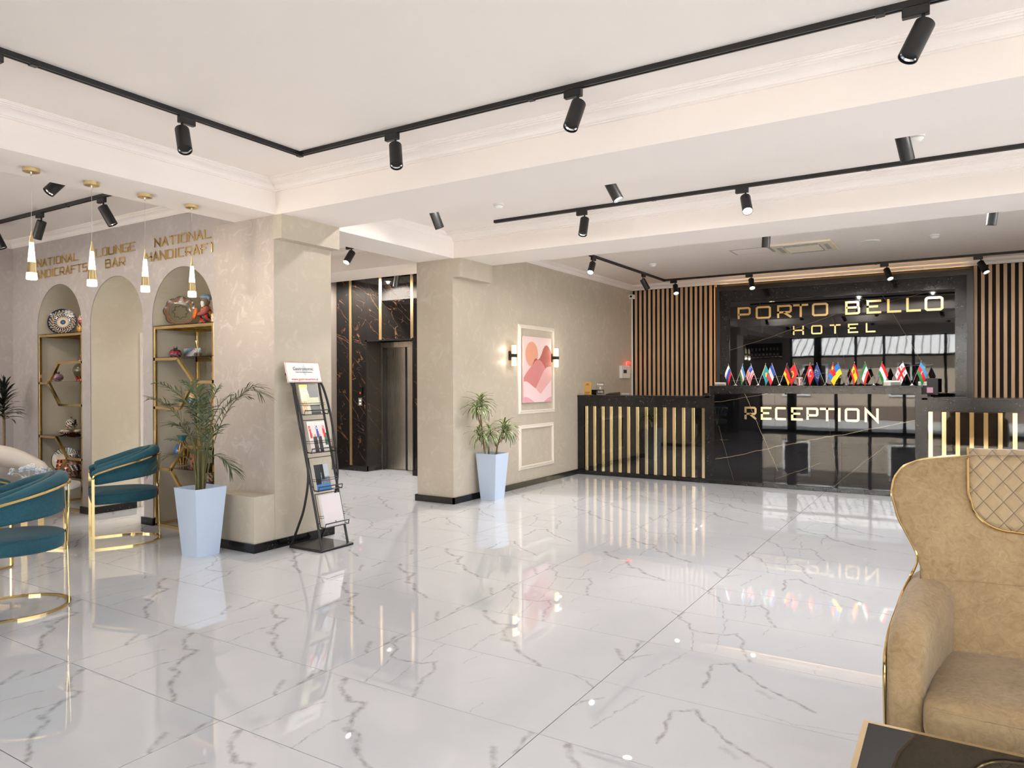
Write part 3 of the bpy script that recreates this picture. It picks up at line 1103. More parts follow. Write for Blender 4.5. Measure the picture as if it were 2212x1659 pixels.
dk('plinth', 'granite', (XW + 0.003, 2.2, DY - 0.025, DY + 0.03, 0, 0.06), ch=0.004)
line_marble('desk_slab', [(-2.85, 0.34, -0.44, 0.94, 0.007, 0.75), (-2.45, 1.25, -2.02, 0.22, 0.006, 0.6), (-2.87, 1.12, -1.9, 1.30, 0.005, 0.45), (-2.05, 0.12, -1.5, 0.36, 0.006, 0.35), (-1.4, 0.02, -0.75, 0.62, 0.006, 0.35), (-2.8, 0.8, -2.6, 0.05, 0.005, 0.25), (-1.45, 1.2, -1.3, 0.2, 0.004, 0.2)])
for x0, x1 in ((-2.863, -2.058), (-2.056, -1.248), (-1.246, -0.434)):
    dk('front_slab', 'desk_slab', (x0, x1, DY - 0.018, DY + 0.03, 0.06, 1.253))
sx = [-4.855, -4.81, -4.719, -4.675, -4.58, -4.534, -4.446, -4.401, -4.305, -4.26, -4.167, -4.123, -4.027, -3.983, -3.89, -3.844, -3.75, -3.707, -3.609, -3.564, -3.472, -3.423, -3.332, -3.285, -3.191, -3.147, -3.046, -3.0]
gold_x = [((a + c) / 2) for a, c in zip(sx[::2], sx[1::2])] + [-0.273 + 0.1385 * k for k in range(17)]
gst = B().cbox(-0.0225, 0.0225, -0.006, 0.02, 0.062, 1.046, 0.001).mesh('gold_strip', 'gold_pale')
for gx in gold_x:
    link('gold_strip', gst, desk, (gx + 1.6, DY - DY - 0.3 + 0.012, 0))
pst = B().box(-0.044, 0.044, 0.0, 0.02, 0.062, 1.046).mesh('panel', 'panel_black')
for a, c in zip(gold_x[:-1], gold_x[1:]):
    if c - a < 0.2:
        link('panel', pst, desk, ((a + c) / 2 + 1.6, -0.29, 0), scale=((c - a - 0.046) / 0.088, 1, 1))
rs = thing('reception_sign', 'gold letters RECEPTION on the front of the black desk', 'sign', (-1.64, DY - 0.018, 0.905))
sign_row(rs, 'RECEPTION', spans_px([(337, 418), (447, 518), (543, 622), (650, 728), (753, 833), (843, 940), (967, 980), (1010, 1108), (1143, 1237)], 1500, 0.3219, 895, DY - 0.02, -1.64), 0.0, 0.17, 0.027, 0.012, 'gold_pale')

# ---------------------------------------------------------------- desk flags
RED, WHT, BLU, GRN, YEL, BLK = srgb(205, 32, 38), srgb(238, 236, 232), srgb(36, 70, 160), srgb(30, 120, 62), srgb(250, 208, 40), srgb(20, 20, 20)
SKY, TEAL, UBL, NAVY = srgb(60, 150, 205), srgb(52, 150, 165), srgb(28, 116, 200), srgb(30, 62, 130)


def hstripes(cols):
    return lambda u, v: cols[min(len(cols) - 1, int(v * len(cols)))]


def vstripes(cols):
    return lambda u, v: cols[min(len(cols) - 1, int(u * len(cols)))]


def circ(u, v, cu, cv, r):
    return (u - cu) ** 2 + ((v - cv) * 0.67) ** 2 < r * r


def f_uz(u, v):
    if 0.31 < v < 0.345 or 0.655 < v < 0.69: return RED
    if v < 0.33:
        return WHT if circ(u, v, 0.16, 0.16, 0.07) and not circ(u, v, 0.2, 0.16, 0.06) else SKY
    return WHT if v < 0.67 else GRN


def f_us(u, v):
    if u < 0.42 and v < 0.54:
        return WHT if (int(u * 24) % 3 == 1 and int(v * 20) % 3 == 1) else BLU
    return RED if int(v * 13) % 2 == 0 else WHT


def f_kz(u, v): return YEL if circ(u, v, 0.52, 0.5, 0.13) or u < 0.06 else TEAL
def f_kg(u, v): return YEL if circ(u, v, 0.5, 0.5, 0.16) and not circ(u, v, 0.5, 0.46, 0.11) else RED
def f_tr(u, v): return WHT if (circ(u, v, 0.4, 0.5, 0.2) and not circ(u, v, 0.46, 0.5, 0.155)) or circ(u, v, 0.66, 0.5, 0.06) else RED


def f_eu(u, v):
    for k in range(12):
        if circ(u, v, 0.5 + 0.22 * math.cos(k * math.pi / 6), 0.5 + 0.33 * math.sin(k * math.pi / 6), 0.035): return YEL
    return NAVY


def f_cn(u, v): return YEL if circ(u, v, 0.18, 0.28, 0.1) or circ(u, v, 0.36, 0.15, 0.035) or circ(u, v, 0.4, 0.35, 0.035) else RED


def f_es(u, v):
    if 0.25 < v < 0.75: return srgb(170, 60, 30) if circ(u, v, 0.35, 0.5, 0.13) else YEL
    return RED


def f_it(u, v):
    c = hstripes([GRN, WHT, RED])(u, v)
    return RED if circ(u, v, 0.5, 0.5, 0.06) else c


def f_tj(u, v):
    if v < 0.3: return RED
    if v > 0.7: return GRN
    return YEL if circ(u, v, 0.5, 0.5, 0.06) else WHT


def f_ge(u, v):
    if abs(u - 0.5) < 0.075 or abs(v - 0.5) < 0.11: return RED
    for cu in (0.24, 0.77):
        for cv in (0.22, 0.78):
            du, dv = abs(u - cu), abs(v - cv) * 0.67
            if (du < 0.085 and dv < 0.028) or (du < 0.028 and dv < 0.085): return RED
    return WHT


def f_az(u, v):
    if circ(u, v, 0.5, 0.5, 0.09) and not circ(u, v, 0.54, 0.5, 0.07): return WHT
    return hstripes([SKY, RED, GRN])(u, v)


FLAGS = [
    (1589, (hstripes([WHT, BLU, RED]), 'white, blue and red'), (f_uz, 'sky blue, white and green'), 16, 11),
    (1638, (f_us, 'stars and stripes'), (f_kz, 'turquoise with sun'), 22, 18),
    (1684, (vstripes([BLU, WHT, RED]), 'blue, white and red'), (hstripes([BLK, RED, YEL]), 'black, red and gold'), 21, 21),
    (1733, (f_kg, 'red with yellow sun'), (f_tr, 'red with crescent'), 30, 16),
    (1782, (f_eu, 'dark blue with ring of stars'), (f_cn, 'red with yellow stars'), 14, 12),
    (1828, (hstripes([UBL, YEL]), 'blue and yellow'), (f_es, 'red and yellow with crest'), 34, 14),
    (1887, (f_it, 'green, white and red'), (f_tj, 'red, white and green'), 16, 20),
    (1970, (f_ge, 'white with red crosses'), (f_az, 'blue, red and green'), 26, 20),
]
rnd = random.Random(3)
for px, (fl, nl), (fr_, nr), wl_, wr_ in FLAGS:
    p = ay_(px, 835, DY + 0.12)
    t = thing('desk_flag_stand', 'chrome desk stand with flags %s, and %s' % (nl, nr), 'flags', (p.x, DY + 0.12, 1.357), 0, 'small flag pairs on the reception desk')
    B().lathe([(0.0005, 0.0), (0.034, 0.0), (0.036, 0.004), (0.03, 0.008), (0.012, 0.014), (0.009, 0.024), (0.0005, 0.026)], 20).build('base', 'chrome', t, True)
    for sg, fn, wpx in ((-1, fl, wl_), (1, fr_, wr_)):
        top = Vector((sg * 0.098, 0.0, 0.295))
        B().tube([(sg * 0.004, 0, 0.02), tuple(top)], 0.0028, 8).build('pole', 'chrome', t, True)
        B().ball(tuple(top + Vector((0, 0, 0.004))), 0.0055, n=8, m=6).build('finial', 'chrome', t, True)
        d = top.normalized()
        wd = wpx / 161.0
        ph = rnd.uniform(0, 6)
        hoist = 0.14

        def cloth(u, v, sg=sg, top=top, d=d, wd=wd, ph=ph):
            q = top - d * (0.012 + v * hoist)
            fold = math.sin(u * 5.0 + ph + v * 2) * 0.016 * u + math.sin(u * 11 + ph * 2) * 0.005 * u
            return (q.x + sg * wd * (u ** 0.85) * 0.56 * (1 - 0.2 * v), q.y + fold - 0.004, q.z - 0.155 * u ** 1.25)
        B().grid(cloth, 24, 16, fn).build('flag', 'flag_cloth', t, 'all')

# ---------------------------------------------------------------- small things on the desk
def stand_sign(px, py, w, h, mat, name, label, parts):
    q = ay_(px, py, DY + 0.25)
    t = thing(name, label, 'sign', (q.x, DY + 0.25, 1.213))
    B().cbox(-w / 2, w / 2, -0.003, 0.003, 0.0, h, 0.0008).build('plate', mat, t)
    B().cbox(-w / 2, w / 2, -0.003, 0.05, 0, 0.004, 0.0008).build('foot', mat, t)
    for (x0, x1, z0, z1, m) in parts:
        B().box(x0, x1, -0.0038, -0.003, z0, z1).build('print', m, t)
    return t


simple('sign_gold', (206, 160, 84), 0.4)
stand_sign(1269, 852, 0.135, 0.2, 'sign_gold', 'desk_sign', 'golden stand-up card with dark lines on the left counter', [(-0.02, 0.025, 0.165, 0.175, 'ink_dark'), (-0.035, 0.04, 0.15, 0.156, 'ink_dark'), (-0.045, 0.05, 0.035, 0.042, 'ink_dark'), (-0.03, 0.03, 0.02, 0.025, 'ink_dark')])
stand_sign(1297, 852, 0.135, 0.2, 'acrylic', 'desk_sign', 'clear acrylic stand-up sign beside the golden card', [(-0.055, -0.045, 0.155, 0.18, 'paper_white'), (-0.035, 0.05, 0.16, 0.17, 'paper_white'), (-0.035, 0.045, 0.15, 0.154, 'paper_white'), (-0.012, 0.012, 0.1, 0.125, 'paper_white'), (-0.025, 0.025, 0.085, 0.09, 'paper_white'), (-0.045, 0.045, 0.055, 0.062, 'paper_white'), (-0.045, 0.045, 0.035, 0.042, 'paper_white'), (-0.06, 0.06, 0.01, 0.014, 'paper_white')])
q = ay_(1323, 852, DY + 0.3)
t = thing('card_terminal', 'low black device lying behind the clear sign on the counter', 'device', (q.x, DY + 0.3, 1.213))
B().add([(-0.09, -0.05, 0), (0.09, -0.05, 0), (0.09, 0.09, 0), (-0.09, 0.09, 0), (-0.09, -0.05, 0.012), (0.09, -0.05, 0.012), (0.09, 0.09, 0.045), (-0.09, 0.09, 0.03)], [(0, 3, 2, 1), (4, 5, 6, 7), (0, 1, 5, 4), (1, 2, 6, 5), (2, 3, 7, 6), (3, 0, 4, 7)]).build('case', 'black_metal', t)
B().add([(-0.06, -0.03, 0.0195), (0.06, -0.03, 0.0195), (0.06, 0.03, 0.036), (-0.06, 0.03, 0.032)], [(0, 1, 2, 3)]).build('screen', 'black_gloss', t)
q = ay_(1352, 852, DY + 0.35)
tag(B().cbox(-0.06, 0.06, -0.03, 0.03, 0, 0.03, 0.004).build('tissue_packet', 'grey_plastic', loc=(q.x, DY + 0.35, 1.213)), 'small grey packet lying on the counter by the wall', 'packet')
q = ay_(1529, 850, DY + 0.2)
t = thing('service_bell', 'small chrome bell at the end of the left counter', 'bell', (q.x - 0.02, DY + 0.2, 1.213))
B().lathe([(0.03, 0), (0.03, 0.006), (0.0005, 0.006)], 20).build('base', 'black_metal', t, True)
B().lathe([(0.028, 0.006), (0.026, 0.02), (0.018, 0.03), (0.0005, 0.034)], 20).build('dome', 'chrome', t, True)
B().lathe([(0.004, 0.033), (0.004, 0.042), (0.0005, 0.043)], 8).build('button', 'chrome', t, True)


def card_box(px, w, h, label):
    q = ay_(px, 833, DY + 0.06)
    t = thing('card_holder', label, 'card holder', (q.x, DY + 0.06, 1.357))
    B().box(-w / 2, w / 2, -0.025, 0.035, 0, 0.004).box(-w / 2, w / 2, -0.025, -0.022, 0.004, h * 0.7).box(-w / 2, w / 2, 0.032, 0.035, 0.004, h).build('tray', 'acrylic', t)
    B().cbox(-w / 2 + 0.006, w / 2 - 0.006, -0.018, 0.028, 0.004, h * 0.9, 0.001).build('cards', 'paper_white', t)
    return t


card_box(1556, 0.15, 0.05, 'clear holder of white cards at the corner of the raised desk')
card_box(1927, 0.19, 0.07, 'wide clear holder of white cards between the last flag stands')
card_box(1991, 0.1, 0.055, 'small clear holder of white cards behind the last flag stand').location.y = DY + 0.25
q = ay_(1727, 815, DY + 0.3)
t = thing('paper_cup', 'red and white patterned cup behind the red flags', 'cup', (q.x, DY + 0.3, 1.357))
B().lathe([(0.0005, 0), (0.03, 0), (0.042, 0.1), (0.039, 0.1), (0.028, 0.004), (0.0005, 0.004)], 18, colf=lambda a, c: RED if int(c * 18) % 3 == 0 else WHT).build('cup_body', 'print', t, True)
B().lathe([(0.044, 0.098), (0.044, 0.108), (0.036, 0.112), (0.0005, 0.112)], 18).build('lid', 'paper_white', t, True)
q = ay_(2006, 840, DY + 0.95)
t = thing('monitor', 'black monitor with a pink note behind the right counter', 'monitor', (q.x, DY + 0.95, 0.95))
B().cbox(-0.11, 0.11, -0.02, 0.02, 0.28, 0.5, 0.006).build('screen_back', 'black_metal', t)
B().box(-0.02, 0.02, -0.01, 0.03, 0.02, 0.3).build('neck', 'black_metal', t)
B().cbox(-0.1, 0.1, -0.08, 0.08, 0, 0.02, 0.004).build('foot', 'black_metal', t)
simple('note_pink', (226, 170, 196), 0.7)
B().box(-0.02, 0.05, -0.022, -0.02, 0.31, 0.38).build('note', 'note_pink', t)
stf = thing('staff_table', 'dark low worktop on the staff side of the reception desk', 'table', (-1.4, DY + 1.1, 0))
B().cbox(-1.6, 3.4, -0.35, 0.2, 0.9, 0.95, 0.004).build('worktop', 'panel_black', stf)
for x in (-1.5, 0.9, 3.3):
    B().box(x - 0.03, x + 0.03, -0.33, 0.18, 0, 0.9).build('leg', 'panel_black', stf)

# fire panel, alarm, camera, cable on the picture wall near its end
q = ax_(1346, 805, XW)
t = thing('control_box', 'white control box on the plaster wall beside the slats', 'control box', (XW, q.y, q.z - 0.1))
B().cbox(0, 0.05, -0.17, 0.2, 0, 0.22, 0.006).build('case', 'white_plastic', t)
B().box(0.05, 0.052, -0.1, 0.04, 0.09, 0.15).build('display', 'ink_dark', t)
B().cbox(0.0, 0.03, 0.2, 0.28, 0.09, 0.2, 0.003).build('side_unit', 'white_plastic', t)
q = ax_(1354, 785, XW)
t = thing('alarm_lamp', 'glowing red alarm lamp above the white control box', 'alarm', (XW, q.y, q.z))
B().lathe([(0.035, 0), (0.035, 0.015), (0.0005, 0.015)], 16, mat=Matrix.Rotation(math.radians(90), 3, 'Y')).build('base', 'white_plastic', t, True)
B().lathe([(0.03, 0.015), (0.03, 0.045), (0.02, 0.06), (0.0005, 0.062)], 16, mat=Matrix.Rotation(math.radians(90), 3, 'Y')).build('dome', 'alarm_red', t, True)
t = thing('security_camera', 'small white security camera in the corner above the slats', 'camera', (XW, 12.0, 2.93))
B().cbox(0, 0.012, -0.035, 0.035, -0.04, 0.04, 0.002).build('mount', 'white_plastic', t)
B().tube([(0.01, 0, 0), (0.06, -0.01, 0.0)], 0.01, 10).build('arm', 'white_plastic', t, True)
hd = B().cbox(0.05, 0.12, -0.1, 0.02, -0.045, 0.03, 0.01).build('head', 'white_plastic', t)
B().lathe([(0.02, 0), (0.02, 0.006), (0.0005, 0.006)], 16, (0.085, -0.1, -0.008), mat=Matrix.Rotation(math.radians(90), 3, 'X')).build('lens', 'black_gloss', hd, True)
tag(B().cbox(-0.012, 0.012, -0.012, 0.012, 0, 2.93, 0.003).build('cable_duct', 'white_plastic', loc=(XW + 0.013, 12.12, 0)), 'thin white cable duct in the corner beside the slats', 'cable duct')

# ================================================================== PICTURE, MOULDINGS, SCONCES
def wall_frame(y0, y1, z0, z1, n, label):
    sec = [(0.0, 0), (0.0, 0.012), (0.012, 0.02), (0.022, 0.014), (0.034, 0.028), (0.044, 0.03), (0.052, 0.018), (0.052, 0.0)]
    b = B()
    path = [(XW, y0, z0), (XW, y1, z0), (XW, y1, z1), (XW, y0, z1)]
    n_ = len(sec)
    vs = []
    for (x, y, z), (sy, sz) in zip(path, ((1, 1), (-1, 1), (-1, -1), (1, -1))):
        for a, h in sec:
            vs.append((x + h, y + sy * a, z + sz * a))
    fs = []
    for i in range(4):
        j = (i + 1) % 4
        for k in range(n_):
            k2 = (k + 1) % n_
            fs.append((i * n_ + k, j * n_ + k, j * n_ + k2, i * n_ + k2))
    b.add(vs, fs)
    return struct(b.build('trim_%d' % n, 'wall_moulding'), label, 'moulding')


wall_frame(8.18, 9.185, 0.985, 2.195, 6, 'tall cream moulding frame around the pink picture')
wall_frame(8.18, 9.16, 0.235, 0.835, 7, 'low cream moulding frame below the pink picture')

CY0, CY1, CZ0, CZ1 = 8.275, 9.05, 1.137, 2.04
pic = thing('canvas_picture', 'pink canvas of abstract hills and an orange sun', 'picture', (XW, (CY0 + CY1) / 2, CZ0))
cw, chh = CY1 - CY0, CZ1 - CZ0
B().cbox(0.004, 0.034, -cw / 2, cw / 2, 0, chh, 0.003).build('canvas', 'art_edge', pic)
ART = [
    ('pr_pink', [(0.0, 0.0), (1, 0), (1, 1), (0, 1)]),
    ('pr_sun', [(0.285 + 0.222 * math.cos(a * math.pi / 24), 0.265 + 0.19 * math.sin(a * math.pi / 24)) for a in range(48)]),
    ('pr_dark', [(0.27, 0.46), (0.34, 0.385), (0.39, 0.335), (0.44, 0.325), (0.5, 0.345), (0.57, 0.32), (0.64, 0.25), (0.7, 0.17), (0.76, 0.125), (0.83, 0.11), (0.9, 0.135), (0.96, 0.18), (1, 0.225), (1, 0.5), (0.6, 0.55)]),
    ('pr_mid', [(0, 0.62), (0.1, 0.545), (0.2, 0.485), (0.3, 0.435), (0.4, 0.37), (0.48, 0.348), (0.56, 0.347), (0.64, 0.375), (0.72, 0.43), (0.79, 0.49), (0.7, 0.6), (0.4, 0.8), (0.2, 0.75), (0, 0.7)]),
    ('pr_pale', [(0, 0.68), (0.1, 0.682), (0.2, 0.71), (0.32, 0.76), (0.42, 0.79), (0.55, 0.85), (0.61, 0.875), (0.72, 0.8), (1, 0.66), (1, 1), (0, 1)]),
    ('pr_light', [(0.42, 0.785), (0.5, 0.71), (0.62, 0.6), (0.72, 0.51), (0.82, 0.46), (0.92, 0.445), (1, 0.45), (1, 0.66), (0.9, 0.71), (0.75, 0.79), (0.6, 0.875), (0.5, 0.835)]),
    ('pr_rose', [(0, 0.915), (0.1, 0.915), (0.22, 0.945), (0.34, 0.985), (0.38, 1), (0, 1)]),
    ('pr_rose', [(1, 0.92), (0.9, 0.935), (0.8, 0.965), (0.72, 1), (1, 1)]),
]
for k, (m, pts) in enumerate(ART):
    fn = lambda u, v, k=k: (0.0346 + 0.0004 * k, -cw / 2 + 0.003 + u * (cw - 0.006), chh - 0.003 - v * (chh - 0.006))
    bm_ = B().poly(pts, fn)
    o = bm_.build('print', m, pic, fix=False)

for k, (yc, lab) in enumerate(((7.985, 'glowing acrylic wall lamp between the striped plant and the picture'), (9.15, 'glowing acrylic wall lamp between the picture and the desk'))):
    t = thing('wall_lamp', lab, 'wall lamp', (XW, yc, 1.765), 0, 'wall lamps beside the pink picture')
    B().cbox(0, 0.012, -0.035, 0.035, -0.06, 0.06, 0.002).build('back_plate', 'black_metal', t)
    B().cbox(0.012, 0.088, -0.042, 0.042, -0.022, 0.022, 0.003).build('band', 'black_metal', t)
    B().cbox(0.045, 0.08, -0.035, 0.035, 0.022, 0.135, 0.003).build('diffuser', 'sconce_glow', t)
    B().cbox(0.045, 0.08, -0.035, 0.035, -0.135, -0.022, 0.003).build('diffuser', 'sconce_glow', t)
    for sg in (1, -1):
        L = bpy.data.lights.new('wall_lamp_light', 'POINT')
        L.energy = 0.9
        L.color = WARM
        L.shadow_soft_size = 0.012
        lo = bpy.data.objects.new('wall_lamp_light', L)
        COL.objects.link(lo)
        lo.parent = t
        lo.location = (0.12, 0, 0.09 * sg)

# ================================================================== CEILING FIXTURES
def track(name, legs, joints, label):
    t = thing(name, label, 'track', (legs[0][0][0], legs[0][0][1], ZC), 0)
    ox, oy = legs[0][0]
    for (x0, y0), (x1, y1) in legs:
        sec = [(-0.017, 0.0), (-0.017, -0.03), (-0.006, -0.03), (-0.006, -0.012), (0.006, -0.012), (0.006, -0.03), (0.017, -0.03), (0.017, 0.0)]
        B().sweep([(x0 - ox, y0 - oy, 0), (x1 - ox, y1 - oy, 0)], sec).build('rail', 'black_metal', t)
    for (x, y) in joints:
        B().cbox(x - ox - 0.02, x - ox + 0.02, y - oy - 0.02, y - oy + 0.02, -0.034, 0.0, 0.002).build('joint', 'black_metal', t)
    return t


T1X, T1Y, T2Y, T3Y, T4Y, BTX, BTY, LTY = -4.15, 3.71, 6.38, 5.28, 7.9, -4.19, 11.62, 3.58
track('track_rail', [((T1X, YF + 0.3), (T1X, T1Y)), ((T1X, T1Y), (3.6, T1Y))], [(T1X, T1Y), (-2.16, T1Y), (-0.3, T1Y), (T1X, 1.9)], 'black corner track on the front coffer ceiling')
track('track_rail', [((-4.17, T2Y), (3.6, T2Y))], [(-2.4, T2Y), (-0.6, T2Y)], 'straight black track on the far side of the middle coffer')
track('track_rail', [((-4.6, T3Y), (3.6, T3Y))], [], 'straight black track hidden behind the front beam')
track('track_rail', [((BTX, 8.75), (BTX, BTY)), ((BTX, BTY), (3.6, BTY))], [(BTX, BTY), (-1.0, BTY)], 'black corner track on the ceiling before the oak slats')
track('track_rail', [((-3.9, T4Y), (3.6, T4Y))], [], 'straight black track hidden behind the second beam')
track('track_rail', [((-9.3, LTY), (-6.4, LTY))], [(-7.2, LTY)], 'straight black track on the lounge ceiling')
track('track_rail', [((-8.0, 8.2), (-6.0, 8.2))], [], 'short black track on the lift hall ceiling')

SPOT = dict(r=0.043, l=0.165)
_hous = B().lathe([(0.0005, -0.02), (SPOT['r'] - 0.004, -0.02), (SPOT['r'], -0.016), (SPOT['r'], SPOT['l']), (SPOT['r'] - 0.004, SPOT['l']), (SPOT['r'] - 0.004, SPOT['l'] - 0.02)], 28).mesh('housing', 'black_metal', True)
_refl = B().lathe([(SPOT['r'] - 0.005, SPOT['l'] - 0.012), (0.018, SPOT['l'] - 0.045)], 24, caps=False).mesh('reflector', 'reflector', True)
_lens = {True: B().lathe([(SPOT['r'] - 0.006, SPOT['l'] - 0.016), (0.0005, SPOT['l'] - 0.014)], 24).mesh('lens', 'led_lit', True),
         False: B().lathe([(0.02, SPOT['l'] - 0.043), (0.0005, SPOT['l'] - 0.042)], 20).mesh('lens', 'led_off', True)}
_adX = B().cbox(-0.055, 0.055, -0.017, 0.017, -0.075, -0.03, 0.003).mesh('adapter', 'black_metal')
_adY = B().cbox(-0.017, 0.017, -0.055, 0.055, -0.075, -0.03, 0.003).mesh('adapter', 'black_metal')
_stem = B().lathe([(0.0005, -0.074), (0.008, -0.074), (0.008, -0.115), (0.012, -0.118), (0.012, -0.128), (0.0005, -0.13)], 12).mesh('stem', 'black_metal', True)


def spot(x, y, along, img, toward, lit, label, energy=90, size=62, col=NEUT, ztop=ZC, grp='black spotlights on the ceiling tracks'):
    """img: direction of the cylinder (right, down) seen from the room's front; toward: lean towards the front"""
    t = thing('track_spotlight', label, 'spotlight', (x, y, ztop), 0, grp)
    link('adapter', _adX if along == 'x' else _adY, t)
    off = 0.03
    link('stem', _stem, t, (off if along == 'x' else 0, -off if along == 'y' else 0, 0))
    aim = (CR * img[0] - CU * img[1] - CF * toward).normalized()
    rot = aim.to_track_quat('Z', 'Y').to_euler()
    piv = Vector((off if along == 'x' else 0, -off if along == 'y' else 0, -0.128)) + aim * 0.0
    h = link('housing', _hous, t, piv, rot)
    link('reflector', _refl, h)
    link('lens', _lens[lit], h)
    if lit:
        L = bpy.data.lights.new('spot_light', 'SPOT')
        L.energy = energy
        L.spot_size = math.radians(size)
        L.spot_blend = 0.6
        L.color = col
        L.shadow_soft_size = 0.015
        lo = bpy.data.objects.new('spot_light', L)
        COL.objects.link(lo)
        lo.parent = t
        lo.location = piv + aim * (SPOT['l'] + 0.01)
        lo.rotation_euler = aim.to_track_quat('-Z', 'Y').to_euler()
    return t


zt = 3.11
def mx(px, py): return az_(px, py, zt)


spot(T1X, 1.70, 'y', (-10, 40), 8, False, 'unlit spotlight on the corner track, furthest from its corner')
spot(T1X, mx(395, 255).y, 'y', (18, 50), 26, False, 'unlit spotlight on the corner track leg along the pendant beam')
spot(mx(857, 287).x - 0.03, T1Y, 'x', (6, 46), 24, False, 'unlit spotlight on the corner track nearest its corner')
spot(mx(1255, 195).x - 0.03, T1Y, 'x', (-17, 52), 22, False, 'unlit spotlight on the corner track, second from its corner')
spot(mx(1990, 18).x - 0.02, T1Y, 'x', (-42, 80), 6, False, 'unlit spotlight on the corner track, third from its corner')
spot(mx(1265, 458).x, T2Y, 'x', (-5, 30), 12, False, 'unlit spotlight at the near end of the straight middle track')
spot(mx(1603, 405).x, T2Y, 'x', (-3, 30), 22, True, 'lit spotlight on the straight middle track')
for px, py, img, tw, lit, yy, lab in ((938, 474, (9, 24), -4, False, T3Y, 'unlit spotlight half hidden behind the front beam near the pillar'),
                                      (1319, 415, (11, 24), 6, True, T3Y, 'lit spotlight half hidden behind the front beam'),
                                      (1952, 316, (10, 26), -6, False, T3Y, 'unlit spotlight half hidden behind the front beam by a smoke detector'),
                                      (1658, 518, (0, 24), -4, False, T4Y, 'unlit spotlight half hidden behind the second beam over the cassette unit'),
                                      (2149, 467, (-1, 24), -4, False, T4Y, 'unlit spotlight half hidden behind the second beam over the right slats')):
    q = ay_(px, py, yy)
    spot(q.x - 0.04, yy, 'x', img, tw, lit, lab, 60)
spot(BTX, mx(1280, 556).y - 0.02, 'y', (-8, 25), 19, True, 'lit spotlight at the free end of the rear corner track', 150)
spot(BTX, mx(1388, 592).y, 'y', (15, 26), -3, False, 'unlit spotlight on the rear track leg along the picture wall', 70)
for px, py, img, tw, lab in ((1463, 608, (-1, 20), 14, 'lit spotlight on the rear track before the left slats'), (1624, 595, (-2, 22), 15, 'lit spotlight on the rear track above letters PORTO'),
                             (1913, 573, (1, 24), 16, 'lit spotlight on the rear track above letters BELLO'), (2113, 553, (4, 27), 17, 'lit spotlight on the rear track before the right slats')):
    spot(mx(px, py).x, BTY, 'x', img, tw, True, lab, 110)
spot(-8.68, LTY, 'x', (12, 28), -4, False, 'unlit spotlight on the lounge track by the end wall')
spot(mx(103, 463).x, LTY, 'x', (-14, 32), -6, False, 'unlit spotlight in the middle of the lounge track')
spot(mx(237, 430).x, LTY, 'x', (18, 36), -6, False, 'unlit spotlight at the end of the lounge track')
q = ax_(137, 408, -5.88)
spot(-5.88, q.y + 0.03, 'y', (-13, 27), 18, False, 'unlit spotlight half hidden behind the pendant beam')
q = ay_(757, 545, 6.2)
spot(-6.35, az_(757, 540, 3.05).y, 'x', (-9, 25), 17, True, 'lit spotlight hanging in the lift hall opening', 60)
q = ay_(855, 604, 8.2)
spot(q.x, 8.2, 'x', (-4, 20), -4, False, 'unlit spotlight before the black lift wall')


# added unseen fill lights behind the beams, in lift hall and lounge
def fill_light(x, y, label, energy, col=NEUT, cone=172, blend=0.15):
    t = thing('added_fill_light', label, 'fill_light', (x, y, ZC), 0, 'added unseen fill lights in the ceiling')
    B().lathe([(0.075, 0), (0.075, -0.006), (0.055, -0.004), (0.055, 0)], 28).build('rim', 'white_plastic', t, True)
    B().lathe([(0.054, -0.002), (0.0005, -0.002)], 24).build('lens', 'fill_light_lens', t, True)
    L = bpy.data.lights.new('fill_light_beam', 'SPOT')
    L.energy, L.color, L.spot_size, L.spot_blend, L.shadow_soft_size = energy, col, math.radians(cone), blend, 0.02
    lo = bpy.data.objects.new('fill_light_beam', L)
    COL.objects.link(lo)
    lo.parent = t
    lo.location = (0, 0, -0.02)
    return t


for x, w, e, cn in ((-3.4, 'beside the picture wall', 70, 96), (-1.7, 'before the cassette unit', 62, 172), (-0.4, 'before the round speaker', 62, 172), (1.4, 'towards the side windows', 62, 172)):
    fill_light(x, 8.1, 'added flush fill light behind the second beam ' + w, e, NEUT, cn, 0.6 if cn < 120 else 0.15)
for x, w in ((-3.9, 'beside the pillar'), (-1.9, 'over the open floor'), (0.4, 'towards the side windows')):
    fill_light(x, 5.15, 'added flush fill light behind the front beam ' + w, 16)
for x, y, w in ((-6.9, 5.9, 'behind the arches'), (-6.2, 7.75, 'behind the second beam before the lift'), (-8.2, 7.75, 'at the hall side wall')):
    fill_light(x, y, 'added flush fill light in the lift hall ' + w, 30 if y < 6 else 190, NEUT, 130 if y < 6 else 172, 0.4)
for x, y, w in ((-6.3, 1.8, 'behind the pendant beam'), (-8.2, 2.2, 'over the pale armchair')):
    fill_light(x, y, 'added flush fill light in the lounge ' + w, 30, WARM)


def detector(px, py, label):
    q = az_(px, py, ZC - 0.02)
    t = thing('smoke_detector', label, 'smoke detector', (q.x, q.y, ZC), 0, 'smoke detectors')
    B().lathe([(0.055, 0), (0.055, -0.012), (0.0005, -0.012)], 24).build('base', 'white_plastic', t, True)
    B().lathe([(0.047, -0.012), (0.047, -0.022), (0.04, -0.03), (0.03, -0.04), (0.022, -0.043), (0.0005, -0.043)], 24).build('cap', 'white_plastic', t, True)
    B().lathe([(0.0475, -0.013), (0.0475, -0.016), (0.046, -0.016)], 24).build('vent', 'grey_plastic', t, True)
    return t


